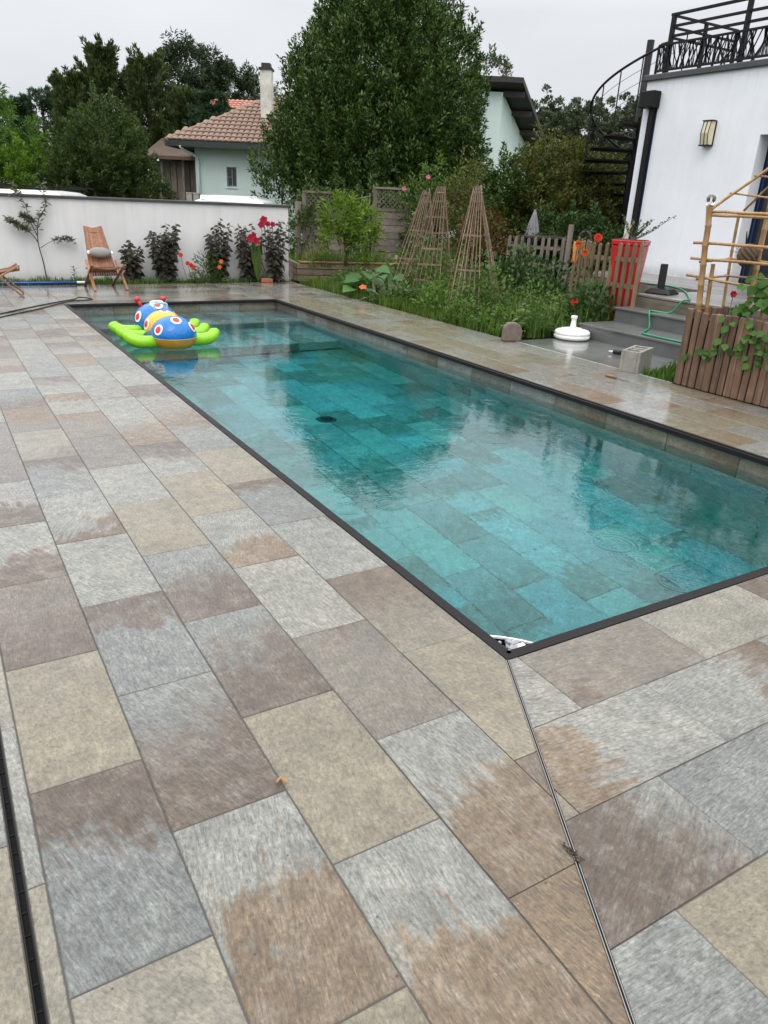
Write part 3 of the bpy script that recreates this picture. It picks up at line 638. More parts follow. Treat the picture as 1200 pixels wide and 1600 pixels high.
for i, (x, y, h, lab) in enumerate([(4.3, 39.8, 5.6, 'dark cedar with an airy top behind the bright green trees'), (2.9, 40.6, 5.1, 'shorter dark cedar cut by the left edge of the picture'), (9.35, 30.6, 4.6, 'deep green young cedar overhanging the wooden shed')]):
    t = thing('cedar_tree', lab, 'tree', (x, y, -.5), 'cedars'); trunk(t, (x, y, -.5), (x, y, h*.95), .16, limbs=0, seed=20+i)
    n = 120; zz = (.35 if i < 2 else .45)*h+h*.6*rng.random(n); a = rng.random(n)*6.283; fr = zz/h; rr = (1.6 if i < 2 else 1.5)*np.clip(1.35-fr, .12, 1)
    O = np.stack([x+np.cos(a)*rr*.4, y+np.sin(a)*rr*.4, zz], 1); A = np.stack([np.cos(a), np.sin(a), .45+0*a], 1); A /= np.linalg.norm(A, axis=1, keepdims=True)
    P, D, N = sprays(O, A, rr*(.6+.6*rng.random(n)), .26, 95, .7, .2, .8); leaves('crown', P, D, N, .18, .05, LM['cedar'], t)
    for k in range(14):
        q = k*8; MB().tube([(x, y, O[q][2]), tuple(O[q]+A[q]*.5)], [.05, .015], 5).build('limb', M['bark'], t)
# ---------------------------------------------------------------- broadleaf trees and hedge behind the wall
ltree('ailanthus_tree', 'light green feathery tree at the far left edge', (.6, 25.8, -.5), [((.55, 25.8, 2.9), (1.25, 1.2, .95)), ((1.55, 25.4, 2.0), (.85, .8, .7)), ((.2, 25.3, 1.8), (1, 1, .8))], 170, 60, .55, .16, .17, .045, 'bright2', upmix=.2, mixax=.35, tr=.07, lo=.3)
ltree('bright_bush', 'yellow green bush behind the white wall at the left edge', (1.1, 24.2, -.5), [((1.0, 24.2, 1.5), (.75, .75, .75)), ((1.9, 24.3, 1.55), (.85, .8, .85))], 150, 55, .4, .15, .10, .045, 'bright', cat='shrub', upmix=.55, tr=.04, limbs=4, lo=.5)
ltree('hedge_tree', 'broad mid green tree with some yellowed leaves behind the white van', (3.7, 23.4, -.5), [((3.55, 23.4, 2.0), (1.05, 1.05, 1.45)), ((4.15, 23.1, 1.6), (.75, .8, 1.3)), ((2.75, 23.6, 1.4), (.8, .8, 1.0))], 560, 60, .45, .17, .095, .045, 'mid', upmix=.6, tr=.1, lo=.5, extra=('yellowed', .03, 1.6))
ltree('hedge_shrub', 'dark low shrub in front of the wooden shed, right of the yellowed tree', (5.1, 22.9, -.5), [((5.0, 22.9, .75), (.35, .4, .75))], 60, 45, .35, .15, .09, .04, 'mid', cat='shrub', upmix=.5, tr=.04, limbs=3)
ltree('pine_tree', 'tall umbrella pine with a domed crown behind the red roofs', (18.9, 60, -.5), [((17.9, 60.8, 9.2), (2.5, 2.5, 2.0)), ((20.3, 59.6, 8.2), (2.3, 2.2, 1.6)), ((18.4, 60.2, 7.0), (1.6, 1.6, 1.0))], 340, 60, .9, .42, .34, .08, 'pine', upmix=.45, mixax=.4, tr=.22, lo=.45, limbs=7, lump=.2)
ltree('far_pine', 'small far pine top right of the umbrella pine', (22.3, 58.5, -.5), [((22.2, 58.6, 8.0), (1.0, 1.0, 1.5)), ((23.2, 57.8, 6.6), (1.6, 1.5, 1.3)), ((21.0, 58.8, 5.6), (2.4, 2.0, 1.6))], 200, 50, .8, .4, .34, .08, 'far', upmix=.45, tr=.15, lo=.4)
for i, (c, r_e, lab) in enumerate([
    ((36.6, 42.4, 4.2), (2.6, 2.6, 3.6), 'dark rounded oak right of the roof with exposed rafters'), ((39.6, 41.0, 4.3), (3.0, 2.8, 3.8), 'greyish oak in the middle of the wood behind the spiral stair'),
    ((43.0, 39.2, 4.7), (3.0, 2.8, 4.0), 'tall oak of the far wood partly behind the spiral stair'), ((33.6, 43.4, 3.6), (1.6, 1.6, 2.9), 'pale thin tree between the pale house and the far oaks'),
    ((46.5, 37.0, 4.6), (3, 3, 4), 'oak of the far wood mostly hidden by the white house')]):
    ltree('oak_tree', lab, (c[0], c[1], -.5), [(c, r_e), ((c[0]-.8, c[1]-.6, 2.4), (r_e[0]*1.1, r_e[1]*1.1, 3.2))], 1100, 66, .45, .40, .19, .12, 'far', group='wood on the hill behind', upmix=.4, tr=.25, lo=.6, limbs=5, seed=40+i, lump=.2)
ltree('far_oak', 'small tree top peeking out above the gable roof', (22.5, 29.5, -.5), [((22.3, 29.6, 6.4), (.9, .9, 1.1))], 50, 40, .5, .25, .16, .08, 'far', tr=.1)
# ================================================================ walls and buildings
def wallseg(a, b, th_, z0, z1):
    a = Vector((a[0], a[1], 0)); b = Vector((b[0], b[1], 0)); n = Vector((-(b-a).y, (b-a).x, 0)).normalized()*th_
    return [(a.x, a.y), (b.x, b.y), (b.x+n.x, b.y+n.y), (a.x+n.x, a.y+n.y)]
gw = thing('garden_wall', 'white rendered garden wall with a dark coping behind the pool', 'wall', (1.9, 11.8, -.1))
WA, WB = (-7.0, 12.70), (4.33, 11.72)
MB().prism(wallseg(WA, WB, .2, 0, 0), -.15, 1.265).build('wall', M['render_wall'], gw)
wd_ = Vector((WB[0]-WA[0], WB[1]-WA[1], 0)).normalized(); wn_ = Vector((-wd_.y, wd_.x, 0))
for k in range(10):
    a = Vector((WA[0], WA[1], 0))+wd_*(k*1.1388-.02*(k == 0)); b = Vector((WA[0], WA[1], 0))+wd_*((k+1)*1.1388+(.03 if k == 9 else -.004))
    p = [a-wn_*.035, b-wn_*.035, b+wn_*.235, a+wn_*.235]; MB().prism([(v.x, v.y) for v in p], 1.265, 1.305).build('coping_stone', M['coping'], gw, bev=.006)
struct('planting_strip', MB().prism([(-3, YF+.005), (XR, YF+.005), (XR, 11.74), (-3, 12.35)], -.05, -.008), M['soil'])

# --- neighbour's pale green house
def roof_tile_mat():
    g = G('clay_tile'); oi = g.n('ShaderNodeObjectInfo').outputs['Random']; p = g.pos(); n = g.noise(p, 3, 4, .6)
    f = g.math('ADD', g.math('MULTIPLY', g.n('ShaderNodeNewGeometry').outputs['Random Per Island'], .55), g.math('MULTIPLY', n, .45))
    return g.done(g.bsdf(Base_Color=g.ramp(f, [(.1, (.11, .07, .052)), (.5, (.205, .135, .10)), (.9, (.32, .235, .18))]), Roughness=.75))
M['clay'] = roof_tile_mat(); M['clay_red'] = simple('red_clay', (.40, .16, .11), .75, .25, 3)
M['darkwood'] = simple('dark_eaves', (.030, .026, .024), .7, .3, 6); M['greenmetal'] = simple('dark_gutter', (.02, .03, .028), .5, .2, 6)
hs = thing('pale_house', 'pale green rendered house with clay tiled hip roof behind the tree', 'house', (9, 26, -.5))
du = Vector((.8594, -.5113, 0)); dn = Vector((.5113, .8594, 0))      # along the facade, away from the viewer
H0 = Vector((7.03, 25.7, 0))
def hp(u, n, z): v = H0+du*u+dn*n; return (v.x, v.y, z)
def hbox(mb, u0, u1, n0, n1, z0, z1):
    p = [hp(u0, n0, 0), hp(u1, n0, 0), hp(u1, n1, 0), hp(u0, n1, 0)]; return mb.prism([(a[0], a[1]) for a in p], z0, z1)
mb = MB(); wu0, wu1, wz0, wz1 = 1.06, 1.40, 1.68, 2.30       # window opening left in the wall
for (a, b, c, d) in ((0, wu0, -.6, 2.98), (wu1, 6.6, -.6, 2.98), (wu0, wu1, -.6, wz0), (wu0, wu1, wz1, 2.98)): hbox(mb, a, b, 0, .25, c, d)
hbox(mb, 0, .25, .25, 6, -.6, 2.98); hbox(mb, 6.35, 6.6, .25, 6, -.6, 2.98); hbox(mb, .25, 6.35, 5.75, 6, -.6, 2.98)
mb.build('wall', M['mint'], hs)
win = MB(); hbox(win, wu0, wu0+.035, .10, .14, wz0, wz1); hbox(win, wu1-.035, wu1, .10, .14, wz0, wz1); hbox(win, wu0+.036, wu1-.036, .10, .14, wz0, wz0+.035); hbox(win, wu0+.036, wu1-.036, .10, .14, wz1-.035, wz1); hbox(win, (wu0+wu1)/2-.012, (wu0+wu1)/2+.012, .10, .14, wz0+.036, wz1-.036); hbox(win, wu0+.036, (wu0+wu1)/2-.013, .10, .14, 1.98, 2.0)
wo_ = win.build('window', M['greypl'], hs); gp = MB(); hbox(gp, wu0+.01, wu1-.01, .15, .155, wz0, wz1); gp.build('pane', M['window'], wo_)
sil = MB(); hbox(sil, wu0-.04, wu1+.04, -.03, .09, wz0-.05, wz0-.002); sil.build('sill', M['mint'], wo_)
# hip roof slab
eo = .82; ez = 3.0; rz_ = 4.72
A_, B_, C_, D_ = hp(-eo, -.55, ez), hp(7.2, -.55, ez), hp(7.2, 6.6, ez), hp(-eo, 6.6, ez); R1, R2 = hp(2.1, 3.0, rz_), hp(7.2, 3.0, rz_)
mb = MB(); up_ = lambda p, d: (p[0], p[1], p[2]+d)
mb.add([A_, B_, C_, D_, R1, R2], [(0, 1, 5, 4), (2, 3, 4, 5), (3, 0, 4), (0, 3, 2, 1)]); rf = mb.build('roof', M['clay'], hs)
# rows of half-round roof tiles on the two slopes in view
tmesh_ = {}
def rooftiles(parent, pA, pB, pTop0, pTop1, nrow, ncol, name='roof_tile', mat='clay', smax=99):
    pA, pB, pTop0, pTop1 = map(Vector, (pA, pB, pTop0, pTop1)); nrm = (pB-pA).cross(pTop0-pA).normalized()
    if nrm.z < 0: nrm = -nrm
    eu = (pB-pA).normalized(); wdt = (pB-pA).length/ncol; cnt = 0; me = None
    for r in range(nrow):
        t0, t1 = r/nrow, (r+1.25)/nrow
        L0, L1 = pA.lerp(pTop0, r/nrow), pB.lerp(pTop1, r/nrow)
        for c in range(ncol):
            s = (c+.5)*wdt; b = pA+eu*s; rel0 = (L0-pA).dot(eu); rel1 = (L1-pA).dot(eu)
            if s < rel0-.02 or s > rel1+.02 or s > smax: continue
            sv = (pTop0-pA)-eu*(pTop0-pA).dot(eu); p0 = b+sv*t0; p1 = b+sv*min(t1, 1.0)
            if me is None:
                m = MB(); ln = sv.length/nrow*1.18; k = 5
                for yy, lift, rr in ((0, .045, wdt*.54), (ln, .012, wdt*.46)):
                    for j in range(k): a = math.pi*j/(k-1); m.v.append((math.cos(a)*rr, yy, math.sin(a)*rr*.55+lift))
                for j in range(k-1): m.f.append((j, j+1, k+j+1, k+j))
                m.f.append(tuple(range(k))[::-1]); me = m.mesh(name); me.materials.append(M[mat])
            X = eu; Y = sv.normalized(); Z = nrm
            if X.cross(Y).dot(Z) < 0: X = -X
            o = bpy.data.objects.new(name, me); COL.objects.link(o); o.parent = parent; m4 = Matrix.Identity(4); m4.col[0][:3] = X; m4.col[1][:3] = Y; m4.col[2][:3] = Z; m4.translation = p0-ORG.get(parent, Vector()); o.matrix_local = m4; cnt += 1
    return cnt
print('roof tiles', rooftiles(rf, A_, B_, R1, R2, 12, 42, smax=5.4)); 
rc = MB(); rc.tube([A_, R1], .09, 8).build('hip_ridge', M['clay'], rf)
MB().tube([R1, R2], .1, 8).build('ridge', M['clay'], rf)
f1 = MB(); hbox(f1, -eo-.02, 7.2, -.60, -.55, ez-.16, ez+.02); f1.build('gutter', M['greenmetal'], hs)
f2 = MB(); hbox(f2, -eo-.02, -eo+.03, -.55, 6.6, ez-.16, ez+.02); f2.build('fascia', M['darkwood'], hs)
sf = MB(); hbox(sf, -eo+.03, 7.2, -.55, 6.5, ez-.1, ez-.02); sf.build('soffit', M['darkwood'], hs)
MB().tube([hp(-.35, -.58, ez-.12), hp(-.32, -.5, ez-.22), hp(.08, -.09, ez-.42), hp(.12, -.07, ez-.6), hp(.12, -.07, -.5)], .048, 8).build('downpipe', M['mint'], hs, smooth=True)
ch = MB(); hbox(ch, 2.08, 2.46, 1.2, 1.7, 3.4, 5.42); cho = ch.build('chimney', simple('stained_chimney', (.55, .54, .5), .85, .35, 3), rf)
ct = MB(); hbox(ct, 2.04, 2.50, 1.15, 1.75, 5.42, 5.48); hbox(ct, 2.12, 2.42, 1.25, 1.65, 5.48, 5.62); ct.build('chimney_cap', M['darkwood'], cho)
# taller gabled wing on the right of the big tree
gb = thing('gabled_house', 'tall pale green gable wall with dark projecting eaves right of the big tree', 'house', (16, 22, -.5))
C0 = Vector((16.22, 20.9, 0)); g1 = Vector((.80, .60, 0)); g2 = Vector((-.62, .785, 0)); g2 = Vector((-.8594, .5113, 0))
def gp_(u, n, z): v = C0+g1*u+g2*n; return (v.x, v.y, z)
zt0, zt1 = 5.0, 3.55
P8 = [gp_(0, 0, -.6), gp_(4.6, 0, -.6), gp_(4.6, 7, -.6), gp_(0, 7, -.6), gp_(0, 0, zt0), gp_(4.6, 0, zt1), gp_(4.6, 7, zt1), gp_(0, 7, zt0)]
MB().add(P8, [(3, 2, 1, 0), (4, 5, 6, 7), (0, 1, 5, 4), (1, 2, 6, 5), (2, 3, 7, 6), (3, 0, 4, 7)]).build('wall', M['mint'], gb)
rs = (zt1-zt0)/4.6
def rz(u, d): return zt0+rs*u+d
Q = [gp_(-.45, -.75, rz(-.45, .10)), gp_(5.3, -.75, rz(5.3, .10)), gp_(5.3, 7, rz(5.3, .10)), gp_(-.45, 7, rz(-.45, .10))]; Q2 = [(x, y, z+.16) for x, y, z in Q]
MB().add(Q+Q2, [(3, 2, 1, 0), (4, 5, 6, 7), (0, 1, 5, 4), (1, 2, 6, 5), (2, 3, 7, 6), (3, 0, 4, 7)]).build('roof', M['darkwood'], gb)
for u in (.12, 1.5, 3.0, 4.45): MB().bar(gp_(u, .05, rz(u, -.0)), gp_(u, -.70, rz(u, -.0)), .14, .17).build('purlin', M['darkwood'], gb)
mb = MB(); q = gp_(.9, -.02, 2.2); MB().bar(gp_(.03, -.03, .2), gp_(.03, -.03, 2.6), .1, .05, up=(1, 0, 0)).build('wall_post', M['wood_grey'], gb)
# red roofed house further away
rh = thing('red_roof_house', 'red tiled roof of a distant house behind the cypresses', 'house', (14, 45, -.5))
v1 = Vector((12.5, 46.2, 0)); v2 = Vector((17.2, 43.3, 0)); bk = Vector((.51, .86, 0))
def rhp(t, n, z): v = v1.lerp(v2, t)+bk*n; return (v.x, v.y, z)
MB().add([rhp(0, .4, -.6), rhp(1, .4, -.6), rhp(1, 6, -.6), rhp(0, 6, -.6), rhp(0, .4, 5.55), rhp(1, .4, 5.55), rhp(1, 6, 5.55), rhp(0, 6, 5.55)], [(4, 5, 6, 7), (0, 1, 5, 4), (1, 2, 6, 5), (2, 3, 7, 6), (3, 0, 4, 7)]).build('wall', simple('ochre_wall', (.45, .33, .25), .9), rh)
rr_ = MB().add([rhp(-.05, -.2, 5.6), rhp(1.05, -.2, 5.6), rhp(1.05, 3.2, 6.70), rhp(-.05, 3.2, 6.70), rhp(1.05, 6.6, 5.6), rhp(-.05, 6.6, 5.6)], [(0, 1, 2, 3), (3, 2, 4, 5), (0, 3, 5), (1, 4, 2)]).build('roof', M['clay_red'], rh)
rooftiles(rr_, rhp(-.05, -.2, 5.62), rhp(1.05, -.2, 5.62), rhp(-.05, 3.2, 6.72), rhp(1.05, 3.2, 6.72), 7, 22, mat='clay_red')
MB().tube([rhp(.93, 3.0, 6.5), rhp(.93, 3.0, 7.2)], .12, 8).build('flue', M['conc'], rr_)
# wooden shed
sh = thing('wooden_shed', 'old grey plank shed with a low tiled roof left of the pale house', 'shed', (7.2, 29, -.5))
s0 = Vector((6.75, 29.6, 0)); s1 = Vector((8.25, 28.75, 0))
def shp(t, n, z): v = s0.lerp(s1, t)+dn*n; return (v.x, v.y, z)
for k in range(7):
    t0, t1 = k/7+.008, (k+1)/7-.008
    MB().add([shp(t0, 0, -.5), shp(t1, 0, -.5), shp(t1, .04, -.5), shp(t0, .04, -.5), shp(t0, 0, 2.5), shp(t1, 0, 2.5), shp(t1, .04, 2.5), shp(t0, .04, 2.5)], [(4, 5, 6, 7), (0, 1, 5, 4), (1, 2, 6, 5), (2, 3, 7, 6), (3, 0, 4, 7)]).build('plank', M['wood_grey'], sh)
for t0 in (-.02, .16, .62): a = shp(t0, -.3, -.5); MB().tube([a, (a[0], a[1], 2.75)], .055, 6).build('post', M['wood_grey'], sh)
MB().add([shp(-.2, -.6, 2.55), shp(1.1, -.6, 2.55), shp(1.1, 2.2, 3.3), shp(-.2, 2.2, 3.3), shp(-.2, -.6, 2.67), shp(1.1, -.6, 2.67), shp(1.1, 2.2, 3.42), shp(-.2, 2.2, 3.42)], [(3, 2, 1, 0), (4, 5, 6, 7), (0, 1, 5, 4), (1, 2, 6, 5), (2, 3, 7, 6), (3, 0, 4, 7)]).build('roof', simple('mossy_old_tiles', (.085, .055, .04), .85, .4, 4), sh)
MB().add([shp(-.2, 2.2, -.5), shp(1.1, 2.2, -.5), shp(1.1, 2.3, -.5), shp(-.2, 2.3, -.5), shp(-.2, 2.2, 3.2), shp(1.1, 2.2, 3.2), shp(1.1, 2.3, 3.2), shp(-.2, 2.3, 3.2)], [(0, 1, 5, 4), (1, 2, 6, 5), (2, 3, 7, 6), (3, 0, 4, 7)]).build('back_wall', M['darkwood'], sh)
sb = MB(); a = shp(.98, -.25, 0)
for z in np.arange(-.5, 2.5, .14):
    for j in range(2): MB().box((a[0]+du.x*(j*.2-.1)+random.uniform(-.02, .02), a[1]+du.y*(j*.2-.1), z+.07), (.19, .16, .125), math.atan2(du.y, du.x)+random.uniform(-.1, .1)).build('stone', M['stoneslab'], sh)
# concrete gate pillars
for k, lab in enumerate(('left of two squat grey concrete posts above the white wall', 'right of two squat grey concrete posts, nearer the pale house')):
    gpi = thing('concrete_post', lab, 'post', (5.15+k*.17, 20.35-k*.1, -.5), 'concrete gate posts')
    MB().box((5.15+k*.17, 20.35-k*.1, .45), (.15, .15, 1.90), -.54).build('shaft', M['conc'], gpi, bev=.008); MB().box((5.15+k*.17, 20.35-k*.1, 1.42), (.165, .165, .04), -.54).build('cap', M['conc'], gpi, bev=.008)
# --- white modern house on the right
HX = 9.04
wh = thing('white_house', 'white rendered modern house with a roof terrace on the right', 'house', (HX, 4, 0))
mb = MB(); oy0, oy1, oz1 = 2.6, 5.84, 2.54
mb.bb(HX, oy1, 0, HX+.4, 8.07, 3.40); mb.bb(HX, oy0, oz1, HX+.4, oy1, 3.40); mb.bb(HX, -3, 0, HX+.4, oy0, 3.40); mb.bb(HX+.4, 7.7, 0, 16, 8.07, 3.40); mb.bb(HX+.4, -3, 3.1, 16, 7.7, 3.30)
mb.build('wall', M['house_white'], wh)
MB().bb(HX-.05, -3.05, 3.40, 16.05, 8.13, 3.485).build('coping', M['coping'], wh, bev=.01)
M['bluefilm'] = simple('blue_joinery', (.012, .025, .075), .4, .1, 4)
dw = MB().bb(HX+.30, oy0, .5, HX+.34, oy1, oz1).build('glazed_door', M['window'], wh)
for yy in (oy0+.04, (oy0+oy1)/2, oy1-.04): MB().bb(HX+.24, yy-.016, .5, HX+.295, yy+.016, oz1-.002).build('door_frame', M['bluefilm'], dw)
MB().bb(HX+.225, oy1-.012, .5, HX+.3, oy1-.002, oz1-.004).build('blue_strip', M['bluefilm'], wh)
dp = thing('black_downpipe', 'square black downpipe with a hopper head at the corner of the white house', 'downpipe', (HX-.06, 7.83, .5))
MB().bb(HX-.085, 7.80, .5, HX-.003, 7.88, 3.0).build('pipe', M['black'], dp, bev=.004)
MB().bb(HX-.19, 7.74, 3.0, HX-.003, 8.02, 3.24).build('hopper_head', M['black'], dp, bev=.012)
MB().bb(HX-.012, 7.775, .5, HX-.001, 7.795, 3.2).build('blue_edge', M['bluefilm'], dp)
lm = thing('wall_lamp', 'upright black framed wall lamp with cream panes on the white house', 'lamp', (HX-.1, 6.68, 2.4))
M['cream'] = simple('cream_glass', (.62, .56, .40), .3, .06, 10)
MB().bb(HX-.022, 6.60, 2.42, HX-.002, 6.78, 2.76).build('back_plate', M['black'], lm)
MB().add([(HX-.03, 6.605, 2.43), (HX-.10, 6.63, 2.43), (HX-.10, 6.75, 2.43), (HX-.03, 6.775, 2.43), (HX-.03, 6.605, 2.75), (HX-.13, 6.63, 2.59), (HX-.13, 6.75, 2.59), (HX-.03, 6.775, 2.75), (HX-.10, 6.63, 2.75), (HX-.10, 6.75, 2.75)], [(0, 1, 5, 8, 4), (1, 2, 6, 5), (5, 6, 9, 8), (2, 3, 7, 9, 6), (8, 9, 7, 4), (0, 3, 2, 1)]).build('shade', M['cream'], lm)
for y_ in (6.626, 6.69, 6.754): MB().tube([(HX-.103, y_, 2.42), (HX-.134, y_, 2.59), (HX-.103, y_, 2.76)], .006, 6).build('frame_rib', M['black'], lm)
for z_ in (2.425, 2.757): MB().bb(HX-.112, 6.60, z_-.008, HX-.02, 6.78, z_+.008).build('frame_cap', M['black'], lm)
# roof terrace railing
rl = thing('terrace_railing', 'black steel railing frame above the roof edge of the white house', 'railing', (9.3, 6, 3.49))
def rb(a, b, w_=.055, h_=.03, nm='rail'): MB().bar(a, b, w_, h_).build(nm, M['black'], rl)
for z in (4.34, 4.18, 4.045): rb((9.3, 8.02 if z > 4.3 else 7.97, z), (9.3, -1, z), .05 if z > 4.3 else .035, .035)
for z in (4.33, 4.17, 4.03): rb((9.33, 7.99, z), (10.9, 7.99, z), .04, .03)
for y_ in (7.97, 6.62, 5.2, 3.8): MB().bar((9.3, y_, 3.48), (9.3, y_, 4.33), .06, .06).build('post', M['black'], rl)
for x_ in (10.1, 10.9): MB().bar((x_, 7.99, 3.48), (x_, 7.99, 4.33), .05, .05).build('post', M['black'], rl)
sc_ = thing('laser_cut_screen', 'black laser cut metal screen with reed pattern along the roof edge', 'screen', (9.12, 6, 3.52))
SY0, SY1, SZ0, SZ1 = 2.5, 8.02, 3.545, 3.90
for z in (SZ0, SZ1): MB().bar((9.12, SY1, z), (9.12, SY0, z), .03, .03).build('frame_rail', M['black'], sc_)
for y_ in (SY1, 6.95, 5.6, 4.2, SY0): MB().bar((9.12, y_, SZ0-.05), (9.12, y_, SZ1), .025, .03).build('frame_post', M['black'], sc_)
y_ = SY1-.02; rs_ = random.Random(3)
while y_ > SY0+.1:
    lean = rs_.uniform(-.16, .16); bow = rs_.uniform(-.035, .035); a = Vector((9.12, y_, SZ0+.012)); b = Vector((9.12, min(max(y_+lean, SY0), SY1-.01), SZ1-.012)); mdl = a.lerp(b, .5)+Vector((0, bow, 0))
    wv = rs_.uniform(.008, .02); MB().bar(a, mdl, .006, wv, up=(0, 1, 0)).bar(mdl, b, .006, wv, up=(0, 1, 0)).build('reed', M['black'], sc_); y_ -= rs_.uniform(.010, .030)
for k, lab in enumerate(('folded dark chair on the roof terrace nearest the spiral stair', 'folded dark chair in the middle of the roof terrace chairs', 'folded dark chair on the roof terrace furthest from the spiral stair')):
    x0, y0 = 9.8+k*.1, 7.5-k*.45
    tb = thing('folding_chair', lab, 'chair', (x0, y0-.2, 3.49), 'folded chairs on the roof terrace')
    MB().tube([(x0, y0, 3.42), (x0+.1, y0-.35, 4.02)], .014, 6).build('leg', M['black'], tb); MB().tube([(x0, y0-.35, 3.42), (x0+.1, y0, 3.95)], .014, 6).build('leg', M['black'], tb)
    MB().bar((x0, y0-.2, 3.62), (x0+.4, y0-.2, 3.62), .3, .03).build('seat', M['black'], tb)
# spiral stair
PX, PY = 9.78, 8.82
ss = thing('spiral_stair', 'black steel spiral staircase at the corner of the white house', 'staircase', (PX, PY, 0))
MB().tube([(PX, PY, -.1), (PX, PY, 4.16)], .062, 12).build('centre_pole', M['black'], ss, smooth=True)
def phi(z): return R(148.6+(z-2.3)/.18*23.0)
zl = [.32+.18*k for k in range(17)]
for z in zl:
    a = phi(z); h_ = R(14.5); rO = .84; pts = [(.05*math.cos(a), .05*math.sin(a)), (rO*math.cos(a-h_), rO*math.sin(a-h_)), (rO*1.02*math.cos(a), rO*1.02*math.sin(a)), (rO*math.cos(a+h_), rO*math.sin(a+h_))]
    MB().prism([(PX+x, PY+y) for x, y in pts], z-.022, z).build('tread', M['black'], ss)
    e = (PX+rO*math.cos(a), PY+rO*math.sin(a)); MB().bar((PX+.05*math.cos(a-h_*.8), PY+.05*math.sin(a-h_*.8), z-.04), (PX+rO*math.cos(a-h_*.95), PY+rO*math.sin(a-h_*.95), z-.04), .03, .035).build('tread_bracket', M['black'], ss)
    if z > 1.5: MB().tube([(e[0], e[1], z-.01), (e[0], e[1], z+.93)], .011, 6).build('baluster', M['black'], ss)
def helix(dz, z0=1.3, z1=3.35, n=60, rad=.85): return [(PX+rad*math.cos(phi(z)), PY+rad*math.sin(phi(z)), z+dz) for z in np.linspace(z0, z1, n)]
MB().tube(helix(.95, 1.62, 3.05)+[(9.2, 8.05, 3.93)], .020, 8).build('handrail', M['black'], ss, smooth=True)
for dz in (.22, .4, .58, .76): MB().tube(helix(dz, 1.62, 3.1), .004, 5).build('guard_wire', M['black'], ss)
# ---------------------------------------------------------------- raised wooden deck and steps by the white house
dk = struct('wooden_deck', MB().bb(6.2, -3, -.05, HX-.004, 5.07, .468).bb(7.62, 5.0701, -.05, HX-.004, 7.9, .468), M['wood_grey'])
xx = 6.185; k = 0
while xx < HX-.05:
    for (a, b) in (((-3, 1.2), (1.204, 5.08)) if xx < 7.6 else ((-3, 1.2), (1.204, 5.05), (5.054, 7.92))) if k % 2 else (((-3, 3.0), (3.004, 5.08)) if xx < 7.6 else ((-3, 3.0), (3.004, 7.92))):
        mb = MB().bb(-.07, -(b-a)/2, -.026, .07, (b-a)/2, 0); o = link('plank', mb.mesh('plank', bev=.003), M['wood_deck'], dk); o.location = (xx+.07, (a+b)/2, .5+random.uniform(-.001, .001))
    xx += .145; k += 1
for z0 in (.345,): mb = MB().bb(-.012, -4.0, 0, 0, 4.0, .12); o = link('riser_board', mb.mesh('riser_board'), wood('riser', (.14, .12, .09), (.22, .19, .14), .7, 'y'), dk); o.location = (6.197, 1.08, z0)
for i, (x0, x1, z1, yend) in enumerate(((5.30, 5.86, .17, 5.11), (5.86, 6.18, .345, 5.09))):
    st_ = struct('grey_step', MB().bb(x0, -1, -.05, x1, yend, z1-.024), M['greystep'])
    MB().bb(x0-.02, -1, z1-.0235, x1+.002*i, yend+.006, z1).build('tread_board', M['greystep'], st_, bev=.003)
struct('grey_paving', MB().bb(XR+.012, 2.85, -.05, 5.298, 5.12, -.002), simple('wet_grey_slab', (.14, .15, .145), .3, .2, 2.5, bump=.0006, fine=160, coat=1.0))
MB()
ej = MB().bb(XR+.001, 2.85, -.03, XR+.0115, 5.15, .0015); single('edge_joint', ej, simple('pale_joint', (.42, .42, .40), .6), 'thin pale joint strip between slate tiles and grey slab', 'edging', loc=(XR, 4, 0))
